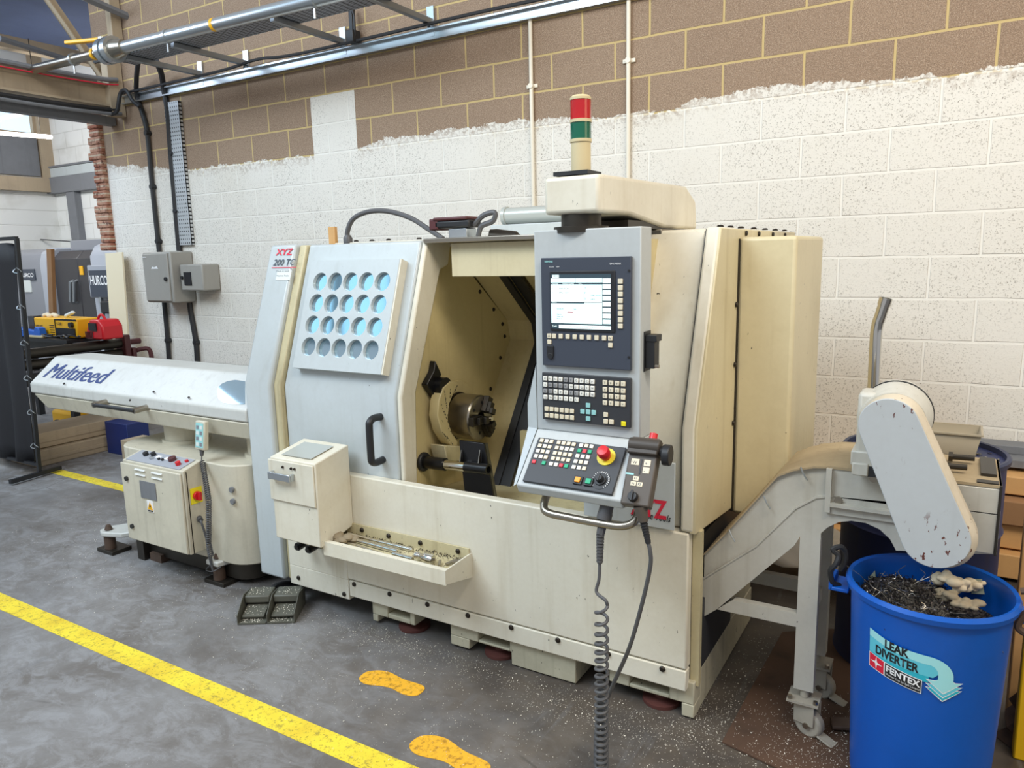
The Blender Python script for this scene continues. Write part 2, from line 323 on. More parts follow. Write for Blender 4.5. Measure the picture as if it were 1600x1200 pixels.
# ------------------------------------------------------------------ mesh helpers
class MB:
    def __init__(s): s.bm = bmesh.new()
    def poly(s, pts, faces):
        vs = [s.bm.verts.new(p) for p in pts]
        for f in faces:
            try: s.bm.faces.new([vs[i] for i in f])
            except ValueError: pass
        return s
    def box(s, x0, x1, y0, y1, z0, z1):
        p = [(x, y, z) for x in (x0, x1) for y in (y0, y1) for z in (z0, z1)]
        return s.poly(p, [(0, 1, 3, 2), (4, 6, 7, 5), (0, 4, 5, 1), (2, 3, 7, 6), (0, 2, 6, 4), (1, 5, 7, 3)])
    def obox(s, o, u, v, n, a, b, c):
        """box from corner o along unit vectors u,v,n with lengths a,b,c"""
        o, u, v, n = map(Vector, (o, u, v, n)); u = u*a; v = v*b; n = n*c
        p = [o+u*i+v*j+n*k for i in (0, 1) for j in (0, 1) for k in (0, 1)]
        return s.poly(p, [(0, 1, 3, 2), (4, 6, 7, 5), (0, 4, 5, 1), (2, 3, 7, 6), (0, 2, 6, 4), (1, 5, 7, 3)])
    def prism(s, pts, axis, a, b):
        f = {'x': lambda p, c: (c, p[0], p[1]), 'y': lambda p, c: (p[0], c, p[1]), 'z': lambda p, c: (p[0], p[1], c)}[axis]
        n = len(pts); V = [f(p, a) for p in pts] + [f(p, b) for p in pts]
        return s.poly(V, [tuple(range(n)), tuple(range(2*n-1, n-1, -1))] + [(i, (i+1) % n, n+(i+1) % n, n+i) for i in range(n)])
    def solid(s, pts, off):
        """planar 3-D outline thickened by vector off"""
        off = Vector(off); n = len(pts); V = [Vector(p) for p in pts] + [Vector(p)+off for p in pts]
        return s.poly(V, [tuple(range(n)), tuple(range(2*n-1, n-1, -1))] + [(i, (i+1) % n, n+(i+1) % n, n+i) for i in range(n)])
    def rings(s, rings, cap=True, closed=False):
        n = len(rings[0]); V = [p for r in rings for p in r]; F = []
        m = len(rings)
        for k in range(m if closed else m-1):
            k2 = (k+1) % m
            for i in range(n): F.append((k*n+i, k*n+(i+1) % n, k2*n+(i+1) % n, k2*n+i))
        if cap and not closed: F += [tuple(range(n))[::-1], tuple(range((m-1)*n, m*n))]
        return s.poly(V, F)
    def tube(s, path, r, seg=10, cap=True):
        P = [Vector(p) for p in path]; rings = []; up = None
        for i, p in enumerate(P):
            d = (P[min(i+1, len(P)-1)] - P[max(i-1, 0)]).normalized()
            if up is None: up = d.orthogonal().normalized()
            up = (up - d*up.dot(d)).normalized(); sd = d.cross(up)
            rr = r[i] if isinstance(r, (list, tuple)) else r
            rings.append([p + (up*math.cos(2*PI*k/seg) + sd*math.sin(2*PI*k/seg))*rr for k in range(seg)])
        return s.rings(rings, cap)
    def cyl(s, a, b, r, r2=None, seg=24):
        a, b = Vector(a), Vector(b); d = (b-a).normalized(); up = d.orthogonal().normalized(); sd = d.cross(up)
        r2 = r if r2 is None else r2
        return s.rings([[c + (up*math.cos(2*PI*k/seg)+sd*math.sin(2*PI*k/seg))*q for k in range(seg)] for c, q in ((a, r), (b, r2))])
    def lathe(s, prof, o, d=(0, 0, 1), seg=32, closed=False):
        o = Vector(o); d = Vector(d).normalized(); up = d.orthogonal().normalized(); sd = d.cross(up)
        return s.rings([[o + d*h + (up*math.cos(2*PI*k/seg)+sd*math.sin(2*PI*k/seg))*q for k in range(seg)] for q, h in prof], closed=closed, cap=not closed)
    def sph(s, c, r, sc=(1, 1, 1), seg=12):
        rs = []
        for i in range(1, seg):
            t = PI*i/seg
            rs.append([Vector(c)+Vector((math.sin(t)*math.cos(2*PI*k/(seg*2))*sc[0], math.sin(t)*math.sin(2*PI*k/(seg*2))*sc[1], math.cos(t)*sc[2]))*r for k in range(seg*2)])
        return s.rings(rs)
    def build(s, name, mat, parent=None, bevel=0, seg=2, angle=35):
        bmesh.ops.recalc_face_normals(s.bm, faces=s.bm.faces)
        me = bpy.data.meshes.new(name); s.bm.to_mesh(me); s.bm.free()
        for p in me.polygons: p.use_smooth = True
        try: me.set_sharp_from_angle(angle=math.radians(angle))
        except Exception: pass
        me.materials.append(M[mat] if isinstance(mat, str) else mat)
        o = bpy.data.objects.new(name, me); COL.objects.link(o)
        if bevel:
            b = o.modifiers.new('soft_edge', 'BEVEL'); b.width = bevel; b.segments = seg; b.limit_method = 'ANGLE'; b.angle_limit = math.radians(40)
            b.harden_normals = False
        if parent is not None: attach(o, parent)
        return o
def attach(o, parent):
    o.parent = parent
    if parent.type == 'EMPTY': o.matrix_parent_inverse = Matrix.Translation(-parent.location)
def thing(name, label, cat, loc=(0, 0, 0), group=None):
    o = bpy.data.objects.new(name, None); COL.objects.link(o); o.location = loc; o.empty_display_size = .1
    o['label'] = label; o['category'] = cat
    if group: o['group'] = group
    return o
def tag(o, label, cat, group=None, kind=None):
    """label a one-mesh thing and put its origin at its base"""
    vs = [v.co for v in o.data.vertices]
    if vs and o.parent is None:
        c = Vector(((min(v.x for v in vs)+max(v.x for v in vs))/2, (min(v.y for v in vs)+max(v.y for v in vs))/2, min(v.z for v in vs)))
        o.data.transform(Matrix.Translation(-c)); o.location = c
    o['label'] = label; o['category'] = cat
    if group: o['group'] = group
    if kind: o['kind'] = kind
    return o
def struct(o): o['kind'] = 'structure'; return o
def dup(root, delta, label=None, mats=None):
    r = root.copy(); COL.objects.link(r); r.location = root.location + Vector(delta)
    if label: r['label'] = label
    for ch in list(root.children):
        c = ch.copy(); COL.objects.link(c); c.parent = r
        for g in ch.children:
            d = g.copy(); COL.objects.link(d); d.parent = c
    return r
def text(name, s, o, u, v, size, mat, parent=None, depth=.0008, shear=0, bold=0, width=None, sx=1.0, fat=0):
    """raised lettering: left end of baseline at o, along u, letter height along v"""
    c = bpy.data.curves.new(name, 'FONT'); c.body = s; c.size = 1; c.shear = shear; c.offset = bold; c.extrude = 0; c.resolution_u = 3
    c.shear = 0; t = bpy.data.objects.new(name, c); COL.objects.link(t); dg = bpy.context.evaluated_depsgraph_get(); dg.update()
    me = bpy.data.meshes.new_from_object(t.evaluated_get(dg)); bpy.data.objects.remove(t); bpy.data.curves.remove(c)
    o, u, v = Vector(o), Vector(u).normalized(), Vector(v).normalized(); n = u.cross(v)
    for q in me.vertices: q.co.x += shear*q.co.y
    xs = [q.co.x for q in me.vertices] or [0, 1]
    k = size/.70 * sx
    if width: k = width/(max(xs)-min(xs))
    x0 = min(xs)
    for q in me.vertices: q.co = o + u*((q.co.x-x0)*k) + v*(q.co.y*size/.70) + n*depth
    if fat:
        bm = bmesh.new()
        for k in range(4):
            b2 = bmesh.new(); b2.from_mesh(me); bmesh.ops.translate(b2, verts=b2.verts, vec=u*fat*(k-1.5)+n*.00006*k)
            m2 = bpy.data.meshes.new('x'); b2.to_mesh(m2); b2.free(); bm.from_mesh(m2); bpy.data.meshes.remove(m2)
        bm.to_mesh(me); bm.free()
    me.name = name; me.materials.append(M[mat] if isinstance(mat, str) else mat)
    ob = bpy.data.objects.new(name, me); COL.objects.link(ob)
    if parent is not None: attach(ob, parent)
    return ob
def smooth(pts, n=6):
    """Catmull-Rom through the points"""
    P = [Vector(p) for p in pts]; P = [P[0]*2-P[1]] + P + [P[-1]*2-P[-2]]; out = []
    for i in range(1, len(P)-2):
        a, b, c, d = P[i-1], P[i], P[i+1], P[i+2]
        for k in range(n):
            t = k/n; out.append(.5*((2*b)+(c-a)*t+(2*a-5*b+4*c-d)*t*t+(3*b-a-3*c+d)*t**3))
    out.append(P[-2]); return out
def coil(path, R, r, turns, n=14, seg=6):
    """helix of cord radius r wound at radius R along a path"""
    P = [Vector(p) for p in path]; L = [0]
    for a, b in zip(P, P[1:]): L.append(L[-1]+(b-a).length)
    def at(s):
        s = min(max(s, 0), L[-1]*.9999)
        for i in range(len(P)-1):
            if s <= L[i+1]: f = (s-L[i])/(L[i+1]-L[i]); return P[i].lerp(P[i+1], f), (P[i+1]-P[i]).normalized()
    out = []; N = int(turns*n); e = Vector((1, .2, .1))
    for k in range(N+1):
        q, d = at(L[-1]*k/N); up = (e-d*e.dot(d)).normalized(); sd = d.cross(up); a = 2*PI*k/n
        out.append(q+(up*math.cos(a)+sd*math.sin(a))*R)
    return out

#PARTS#
# ================================================================== the room
WY = 4.57
struct(MB().box(-16, 6, -6, 12, -.1, 0).build('floor', 'floor'))
struct(MB().box(-7.50, 5.0, WY, WY+.2, 0, 5.4).build('wall_back', 'wall'))
struct(MB().box(-12.4, -7.4, 6.5, 6.7, 0, 5.2).build('wall_back_bay', 'wallw'))
lw = MB(); XL = -12.1
lw.box(XL-.2, XL, -3, 5.72, 0, 5.2).box(XL-.2, XL, 6.33, 6.7, 0, 5.2).box(XL-.2, XL, 5.72, 6.33, 0, 3.56).box(XL-.2, XL, 5.72, 6.33, 4.02, 5.2)
struct(lw.build('wall_left', 'wallw'))
wr = MB()
wr.box(XL-.1, XL+.02, 5.70, 5.76, 3.54, 4.04).box(XL-.1, XL+.02, 6.29, 6.35, 3.54, 4.04).box(XL-.1, XL+.02, 5.76, 6.29, 3.54, 3.58).box(XL-.1, XL+.02, 5.76, 6.29, 4.0, 4.04)
w1 = struct(wr.build('window_1', 'steelwork')); MB().box(XL-.08, XL-.06, 5.76, 6.29, 3.58, 4.0).build('pane', 'skydim', w1)
struct(MB().poly([(-12.3, 2.4, 4.74), (-12.3, 7, 4.74), (-7.2, 7, 4.36), (-7.2, 2.4, 4.36)], [(0, 1, 2, 3)]).poly([(-12.3, 2.4, 4.8), (-12.3, 7, 4.8), (-7.2, 7, 4.42), (-7.2, 2.4, 4.42)], [(0, 1, 2, 3)]).build('ceiling', 'roofdark'))
# dark boarding and lintels under the left window
struct(MB().box(XL, XL+.05, 4.2, 6.3, 2.95, 3.50).build('trim_1', 'steelgrey'))
struct(MB().box(XL, XL+.12, 3.6, 6.5, 2.72, 2.92).build('trim_2', 'steelwork'))
struct(MB().box(-12.1, -7.5, 6.42, 6.5, 2.94, 3.07).build('trim_3', 'grey'))
struct(MB().box(-12.1, -7.5, 6.40, 6.5, 3.075, 3.10).build('trim_4', 'steelgrey'))
struct(MB().box(-12.1, -7.5, 6.38, 6.5, 2.70, 2.93).build('trim_5', 'steelgrey'))
struct(MB().box(XL, XL+.09, 6.33, 6.5, 2.9, 4.7).build('trim_6', 'steelwork'))
struct(MB().box(-11.62, -11.40, 6.40, 6.5, 0, 2.72).build('trim_7', 'steelgrey'))
struct(MB().box(-9.98, -9.78, 6.38, 6.5, 0, 2.72).box(-9.70, -9.62, 6.40, 6.5, 0, 2.72).build('trim_8', 'steelgrey'))
# rooflight over the hall, behind the camera: the source of the cool daylight and of the reflections
rl0 = Vector((-10.9, -4.10, 4.832)); ru = Vector((1, 0, 0)); rv = Vector((0, .75, .66)).normalized()
fr = MB()
for k in range(7): fr.obox(rl0+ru*(k*1.25-.05), ru, (rv+ru*.35).normalized(), ru.cross(rv), .16, 3.4, .10)
for k in range(3): fr.obox(rl0+rv*(k*1.65), ru, rv, ru.cross(rv), 7.6, .10, .12)
w2 = struct(fr.build('window_2', 'steelgrey'))
MB().obox(rl0+ru.cross(rv)*.125, ru, rv, ru.cross(rv), 7.5, 3.4, .02).build('pane', 'sky', w2)
# steelwork over the opening to the left bay
struct(MB().prism([(-7.22, 3.10), (-7.08, 3.10), (-7.08, 3.12), (-7.14, 3.12), (-7.14, 3.29), (-7.08, 3.29), (-7.08, 3.31), (-7.22, 3.31)], 'y', 1.0, 4.56).build('ceiling_beam', 'steelwork'))
struct(MB().box(-7.34, -7.24, 1.0, 4.56, 2.96, 3.04).build('ceiling_beam', 'steelgrey'))
struct(MB().box(-9.06, -8.94, 1.0, 6.4, 3.93, 4.06).build('ceiling_beam', 'steelwork'))
struct(MB().box(-8.30, -8.22, 1.0, 6.4, 3.55, 3.63).build('ceiling_beam', 'steelgrey'))
a, b = px(62, -20, -7.3), px(188, 160, -7.3)
d = (b-a).normalized(); sd = Vector((0, -d.z, d.y))
struct(MB().obox(a-sd*.045, d, sd, (1, 0, 0), (b-a).length, .09, .02).obox(a-sd*.045, d, sd, (1, 0, 0), (b-a).length, .012, .07).build('roof_brace', 'steelwork'))
a, b = px(0, 60, -8.2), px(118, 97, -8.2)
struct(MB().tube([a, b], .03, 6).build('roof_brace', 'steelgrey'))
struct(MB().box(-7.16, -7.06, 4.42, 4.56, 3.02, 3.6).box(-7.06, -6.98, 4.46, 4.56, 3.6, 4.9).build('steel_column', 'steelwork'))
a, b = px(130, -5, -6.9), px(205, 28, -6.9)
struct(MB().obox(a, (b-a), (0, 0, 1), (1, 0, 0), 0, 0, 0).tube([a, b], .035, 6).build('roof_brace', 'steelgrey'))
# ragged brick jamb where the old wall was cut
jb = MB(); z = 1.76; k = 0
while z < 3.14:
    h = .073; e = random.uniform(-.05, .045)
    jb.box(-7.67+e-.0, -7.49, 4.52+random.uniform(-.01, .01), 4.77, z, z+h); z += .075; k += 1
struct(jb.build('trim_9', 'brick', bevel=.012))

# ---- things fixed to the back wall
chn = MB().prism([(4.565, 3.13), (4.52, 3.13), (4.52, 3.142), (4.553, 3.142), (4.553, 3.198), (4.52, 3.198), (4.52, 3.21), (4.565, 3.21)], 'x', -7.05, 2.2)
tag(chn.build('cable_trunking', 'silver'), 'long bright galvanised channel running along the brown blocks high on the wall', 'cable trunking')
tag(MB().tube(smooth([(-7.0, 4.50, 3.22), (-5.6, 4.5, 3.225), (-5.1, 4.5, 3.25), (-4.6, 4.5, 3.222), (-3, 4.5, 3.23), (-2, 4.5, 3.225), (.9, 4.5, 3.23)]), .012, 6).build('wall_cable', 'rubber'),
    'thin black cable lying along the top of the galvanised channel', 'cable')
def conduit(X, z0, z1, clips, label):
    r = thing('pvc_conduit', label, 'conduit', (X, WY, z0), 'ivory conduits dropping from the channel')
    MB().cyl((X, WY-.018, z0), (X, WY-.018, z1), .0135, seg=14).build('pipe', 'conduit', r)
    for z in clips: MB().box(X-.042, X+.042, WY-.012, WY, z-.012, z+.012).cyl((X, WY-.036, z), (X, WY, z), .019, seg=12).build('clip', 'conduit', r, bevel=.003)
conduit(-2.55, 1.2, 3.13, (2.72,), 'left one of the two ivory conduits dropping down the wall')
conduit(-1.86, 1.2, 3.6, (2.78, 3.42), 'right one of the two ivory conduits, the one passing the beacon')
def wallcable(name, pts, r, clips, label, rr='rubber'):
    c = thing(name, label, 'cable', (pts[-1][0], WY, max(0, pts[-1][2])))
    MB().tube(smooth(pts), r, 8).build('cable', rr, c)
    for x, z in clips: MB().cyl((x, WY-.05, z), (x, WY, z), .026, seg=10).cyl((x+.02, WY-.055, z), (x+.02, WY-.01, z), .012, seg=8).build('saddle_clip', 'black', c)
def wp(x, y, d=.03): p = py(x, y, WY-d); return (p.x, p.y, p.z)
wallcable('power_cable', [wp(216, 95, .25), wp(213, 125, .12), wp(214, 150), wp(222, 175), wp(230, 208), wp(238, 292), wp(247, 377), wp(255, 457), wp(262, 532), wp(266, 600)], .022,
    [wp(230, 208)[::2], wp(238, 292)[::2], wp(247, 377)[::2], wp(255, 457)[::2], wp(262, 532)[::2]], 'black armoured cable clipped down the wall left of the grey switch box')
wallcable('power_cable', [wp(244, 95, .25), wp(252, 115, .12), wp(256, 140), wp(262, 175), wp(267, 240), wp(273, 310), wp(280, 392)], .026, [wp(268, 240)[::2], wp(275, 330)[::2]], 'thick black cable running down beside the perforated cable tray into the switch box')
wallcable('power_cable', [wp(296, 473), wp(298, 488), wp(302, 510), wp(306, 535), wp(308, 562), wp(309, 610)], .024, [wp(306, 535)[::2]], 'black cable leaving the bottom of the grey switch box')
pt = MB(); A, B = wp(264, 160, .06), wp(279, 160, .06)
pt.box(-6.43, -6.22, 4.535, 4.54, 1.78, 3.07).box(-6.225, -6.22, 4.535, 4.565, 1.78, 3.07)
pt = pt.build('cable_tray', 'perfv'); tag(pt, 'upright perforated galvanised cable tray above the grey switch box', 'cable tray')
sb = thing('switch_box', 'larger grey metal isolator box on the wall with a round lock', 'electrical box', (-6.5, WY, 1.22))
MB().box(-6.69, -6.27, 4.33, 4.565, 1.25, 1.72).build('housing', 'boxgrey', sb, bevel=.012)
MB().box(-6.675, -6.30, 4.315, 4.33, 1.265, 1.705).build('door', 'boxgrey', sb, bevel=.006)
MB().cyl((-6.34, 4.30, 1.47), (-6.34, 4.32, 1.47), .018).build('lock', 'black', sb)
MB().poly([(-6.55, 4.312, 1.565), (-6.44, 4.312, 1.565), (-6.46, 4.312, 1.59), (-6.50, 4.312, 1.58), (-6.53, 4.312, 1.588)], [(0, 1, 2, 3, 4)]).box(-6.66, -6.61, 4.311, 4.314, 1.672, 1.678).build('emblem', 'inkwhite', sb)
sb = thing('switch_box', 'smaller grey metal box with a dark window joined to the isolator box', 'electrical box', (-6.05, WY, 1.35))
MB().box(-6.22, -5.90, 4.38, 4.565, 1.36, 1.60).build('housing', 'boxgrey', sb, bevel=.012)
MB().box(-6.16, -6.06, 4.372, 4.38, 1.41, 1.53).build('window', 'inkblk', sb)
MB().cyl((-6.19, 4.365, 1.48), (-6.19, 4.38, 1.48), .016).build('lock', 'black', sb)
# horizontal tray, brackets and big pipe
tr = thing('cable_tray', 'wide horizontal perforated cable tray high under the steel pipe', 'cable tray', (-5, 4.2, 3.33))
MB().box(-6.15, -2.6, 3.86, 4.10, 3.280, 3.283).build('tray_bed', 'perfh', tr)
MB().box(-6.15, -2.6, 3.855, 3.86, 3.280, 3.316).box(-6.15, -2.6, 4.10, 4.105, 3.280, 3.316).build('tray_side', 'perfe', tr)
for k, (y0, n) in enumerate(((3.90, .014), (3.95, .018), (4.0, .012), (4.05, .016))):
    MB().tube(smooth([(-6.4+.1*k, y0, 3.30), (-5, y0+.015, 3.302), (-4, y0-.01, 3.302), (-2.6, y0, 3.302)]), n, 6).build('cable', 'cable', tr)
for i, X in enumerate((-5.90, -5.30, -4.2, -3.36)):
    b = thing('wall_bracket', 'steel bracket under the cable tray, ' + ('nearest the steel column', 'second from the steel column', 'third from the column', 'farthest right')[i], 'bracket', (X, WY, 3.3), 'brackets under the cable tray')
    MB().box(X-.02, X+.02, 3.86, 4.55, 3.238, 3.278).build('arm', 'tray', b, bevel=.003)
    MB().box(X-.03, X+.03, 4.55, 4.568, 3.16, 3.36).build('back_plate', 'silver', b)
    MB().cyl((X, 4.53, 3.22), (X, 4.55, 3.22), .016, seg=6).build('bolt', 'silver', b)
pp = thing('steel_pipe', 'large bright steel air pipe with a yellow lever valve under the roof', 'pipe', (-5, 4, 3.3))
A, B = py(50, 109, 3.74), py(560, -17, 3.74)
def on(t): return A.lerp(B, t)
MB().cyl(A, on(.27), .038, seg=20).build('pipe_run', 'steel', pp)
MB().cyl(on(.36), B, .043, seg=20).build('pipe_run', 'silver', pp)
MB().cyl(on(.29), on(.305), .10, seg=24).cyl(on(.312), on(.327), .10, seg=24).cyl(on(.305), on(.312), .075).build('flange', 'silver', pp)
MB().cyl(on(.327), on(.36), .075, .055, seg=24).build('reducer', 'steel', pp); MB().cyl(on(.27), on(.29), .05, seg=24).build('collar', 'steel', pp)
for t in (.17, .50, .9):
    MB().cyl(on(t), on(t+.006), .05, seg=20).tube([on(t)-Vector((0, 0, .05)), on(t)-Vector((0, 0, .11))], .008, 6).build('pipe_clip', 'silver', pp)
v0 = on(.285)+Vector((0, 0, .08)); v1 = v0+Vector((-.42, -.05, .03))
MB().obox(v0+Vector((0, -.02, 0)), (v1-v0).normalized(), (0, 1, 0), (0, 0, 1), (v1-v0).length, .045, .03).build('valve_lever', 'orange', pp, bevel=.008)
MB().cyl(v0-Vector((0, 0, .06)), v0+Vector((0, 0, .03)), .03).build('valve_stem', 'silver', pp)
for t in (.25, .64): MB().cyl(on(t), on(t+.008), .0445, seg=20).build('marking_band', 'orange', pp)
# slim pipe and cables along the eaves beam
for i, (dx, z, r, m, lb) in enumerate(((.05, 3.33, .022, 'steelgrey', 'grey pipe lying on top of the cream eaves beam'), (.06, 3.285, .006, 'inkred', 'thin red line cable along the upper edge of the eaves beam'), (.02, 3.06, .024, 'rubber', 'thick black cable sagging under the cream eaves beam'), (.06, 3.02, .016, 'steelgrey', 'thin grey conduit under the eaves beam'))):
    tag(MB().tube(smooth([(-7.1+dx, 1.0, z), (-7.1+dx, 2.5, z+.01), (-7.1+dx, 3.6, z-.01), (-7.1+dx, 4.3, z), (-7.1+dx, 4.50, z+.02)]), r, 8).build('beam_cable', m), lb, 'cable')
tag(MB().tube(smooth([(-7.05, 4.40, 3.02), (-6.98, 4.42, 3.05), (-6.93, 4.44, 3.2), (-6.85, 4.45, 3.22), (-6.78, 4.46, 3.12), (-6.7, 4.47, 3.06)]), .018, 8).build('looped_cable', 'rubber'), 'black cable looping round the foot of the steel column', 'cable')
c0, c1 = wp(556, 66, .04), wp(553, 38, .04)
tag(MB().box(c0[0]-.035, c0[0]+.035, 4.46, 4.55, 3.21, 3.30).box(c0[0]-.015, c0[0]+.02, 4.48, 4.52, 3.30, 3.47).tube(smooth([(c0[0], 4.49, 3.45), (c0[0]+.04, 4.48, 3.4), (c0[0]+.03, 4.49, 3.25)]), .01, 6).build('junction_box', 'black', bevel=.01), 'small black cable clamp standing up from the galvanised channel', 'cable clamp')

# ================================================================== floor marks
def flat(name, pts, z, mat): return MB().solid([(p[0], p[1], z) for p in pts], (0, 0, .0012)).build(name, mat)
tag(flat('floor_line', [(-7.5, 1.565), (1.5, 1.565), (1.5, 1.66), (-7.5, 1.66)], .0005, 'line'), 'long yellow painted safety line across the foreground floor', 'floor marking')
A, B = pz(300, 790, 0), pz(78, 734, 0)
tag(flat('floor_line', [(A.x, A.y-.045), (A.x, A.y+.045), (B.x, B.y+.045), (B.x, B.y-.045)], .0005, 'line'), 'yellow painted line running under the bar feeder to the welding screen', 'floor marking')
def footprint(heel, toe, wd, flip, label):
    h, t = Vector(heel), Vector(toe); d = (t-h); L = d.length; d /= L; s = Vector((-d.y, d.x))*flip
    prof = [(0, .0, 0), (.02, .085, -.085), (.09, .135, -.13), (.22, .145, -.14), (.35, .115, -.14), (.46, .10, -.155), (.58, .115, -.185), (.70, .15, -.205), (.82, .165, -.185), (.92, .135, -.13), (.98, .07, -.06)]
    pts = [h+d*a*L+s*b*L*wd for a, b, c in prof] + [h+d*a*L+s*c*L*wd for a, b, c in prof[::-1]]
    sm = smooth([(p.x, p.y, 0) for p in pts+[pts[0]]], 4)[:-1]
    tag(flat('footprint_marking', [(p.x, p.y) for p in sm], .0006, 'foot'), label, 'floor marking', 'orange footprints on the floor')
a, b = pz(568, 1055, 0), pz(660, 1082, 0)
footprint((b.x, b.y), (a.x-.01, a.y+.0), 1.0, 1, 'orange painted footprint nearer the machine base')
a, b = pz(645, 1156, 0), pz(752, 1200, 0)
footprint((b.x+.03, b.y-.01), (a.x, a.y), 1.0, 1, 'cracked orange painted footprint nearer the camera at the frame edge')
# ================================================================== CNC lathe
L = thing('cnc_lathe', 'large cream slant bed turning machine with a grey sliding door standing mid floor', 'machine tool', (-1.8, 2.3, 0))
S = (1.6946-1.05)  # rise of the sloping front
def slopeY(z, base): return base + max(0, z-1.05)*(.22/.645)
# left grey pillar
MB().prism([(2.30, .10), (2.30, 1.05), (2.525, 1.69), (3.0, 1.69), (3.0, .10)], 'x', -2.87, -2.70).build('side_pillar', 'grey', L, bevel=.012)
MB().prism([(2.325, .10), (2.325, 1.05), (2.55, 1.685), (3.0, 1.685), (3.0, .10)], 'x', -2.70, -2.655).build('pillar_return', 'cream_grime_shade', L, bevel=.006)  # pillar's side takes the darker cream, its brown shade put into the colour
# shell behind: back, top, left, interior
MB().box(-2.86, -2.66, 3.0, 3.80, .12, 1.69).build('rear_housing', 'cream_side_shade', L, bevel=.008)
tp = MB().box(-2.66, -.74, 2.74, 3.80, 1.66, 1.695)
tp.build('top_cover', 'cream', L, bevel=.004)
MB().box(-2.66, -.72, 3.72, 3.80, .3, 1.66).build('rear_panel', 'cream_in', L)
# apron
MB().box(-2.655, -.722, 2.30, 2.345, .196, .69).build('apron', 'cream', L, bevel=.006)
MB().box(-2.655, -2.28, 2.298, 2.34, .096, .192).box(-2.655, -2.28, 2.298, 2.32, .192, .40).build('lower_panel', 'cream', L, bevel=.003)
MB().box(-2.276, -.722, 2.298, 2.34, .116, .192).build('skirt_panel', 'cream', L, bevel=.004)
MB().box(-2.66, -.75, 2.345, 2.36, .10, .66).build('apron_backing', 'cream_in', L)
sc0 = None
def screw(x, y, z, n=(0, -1, 0), r=.011, m='screw', par=None):
    n = Vector(n).normalized(); p = Vector((x, y, z))
    return MB().lathe([(r, 0), (r, .003), (r*.7, .007), (.001, .008)], p, n, 10).build('screw', m, par or L)
for i in range(9):
    X = -2.245 + i*(1.48/7.2)
    if X < -.74: screw(X, 2.298, .180)
screw(-2.60, 2.298, .135); screw(-2.31, 2.298, .118)
# slot with two hose stubs in lower-left panel
MB().prism([(-2.52+.03*math.cos(PI/2+PI*k/8), .345+.03*math.sin(PI/2+PI*k/8)) for k in range(9)] + [(-2.38+.03*math.cos(-PI/2+PI*k/8), .345+.03*math.sin(-PI/2+PI*k/8)) for k in range(9)], 'y', 2.292, 2.30).build('hose_slot', 'black', L)
for X in (-2.505, -2.435):
    MB().cyl((X, 2.22, .335), (X, 2.31, .345), .019, seg=14).cyl((X, 2.212, .334), (X, 2.222, .335), .013, seg=12).build('hose_stub', 'blackmetal', L)
# base plinth with cut-outs and fork pockets
def seg_plinth(x0, x1, zb, pocket=None, leg=None):
    m = MB()
    if pocket:
        p0, p1, q0, q1 = pocket
        m.box(x0, p0, 2.325, 2.40, zb, .14).box(p1, x1, 2.325, 2.40, zb, .14).box(p0, p1, 2.325, 2.40, q1, .14).box(p0, p1, 2.325, 2.40, zb, q0)
    else: m.box(x0, x1, 2.325, 2.40, zb, .14)
    if leg: m.box(leg[0], leg[1], 2.325, 2.40, leg[2], zb)
    return m
g = []
g.append(seg_plinth(-2.17, -1.93, .045, (-2.08, -1.955, .066, .106), (-2.17, -2.14, .012)))
g.append(seg_plinth(-1.74, -1.44, .055, (-1.60, -1.45, .066, .106), (-1.74, -1.645, .012)))
g.append(seg_plinth(-1.44, -.98, .03))
g.append(seg_plinth(-.985+.0, -.98, .03))
g.append(seg_plinth(-1.155+.155, -.70, .06, (-.93, -.78, .08, .12), (-.745, -.70, .005)))
m = MB(); m.box(-1.44, -1.155, 2.32, 3.2, .005, .14)
for q in (seg_plinth(-2.17, -1.93, .045, (-2.08, -1.955, .066, .106), (-2.17, -2.14, .012)), seg_plinth(-1.74, -1.44, .055, (-1.60, -1.45, .066, .106), (-1.74, -1.645, .012)), seg_plinth(-1.02, -.70, .055, (-.94, -.79, .070, .106), (-.745, -.70, .005))):
    me = bpy.data.meshes.new('t'); q.bm.to_mesh(me); q.bm.free(); m.bm.from_mesh(me); bpy.data.meshes.remove(me)
for q in g: q.bm.free()
m.box(-2.17, -.75, 2.40, 3.6, .11, .14).box(-.745, -.7005, 2.402, 3.14, .006, .16)
m.build('base_plinth', 'plinth', L, bevel=.004)
MB().box(-2.6, -.76, 2.36, 3.5, .14, .3).build('bed_base', 'plinth', L)
for X in (-1.985, -1.53, -.84): MB().lathe([(.07, 0), (.07, .012), (.03, .02), (.03, .06)], (X, 2.39, .001), seg=20).build('levelling_foot', 'redfoot', L)
# box on the front with sloping window
MB().prism([(2.10, .425), (2.10, .79), (2.30, .826), (2.30, .46), (2.15, .425)], 'x', -2.497, -2.228).build('parts_box', 'cream', L, bevel=.005)
MB().box(-2.502, -2.235, 2.092, 2.10, .602, .782).build('parts_box_door', 'cream', L, bevel=.003)
MB().obox((-2.45, 2.125, .7985), (1, 0, 0), (0, .9841, .1773), (0, -.1773, .9841), .175, .135, .002).build('parts_box_window', 'clear', L)
MB().box(-2.475, -2.345, 2.062, 2.07, .705, .735).box(-2.475, -2.465, 2.07, 2.092, .705, .735).box(-2.355, -2.345, 2.07, 2.092, .705, .735).build('box_handle', 'silver', L, bevel=.002)
for X in (-2.41, -2.36, -2.34): screw(X, 2.092, .757, r=.006)
MB().box(-2.47, -2.33, 2.14, 2.297, .41, .424).build('box_chute', 'cream', L)
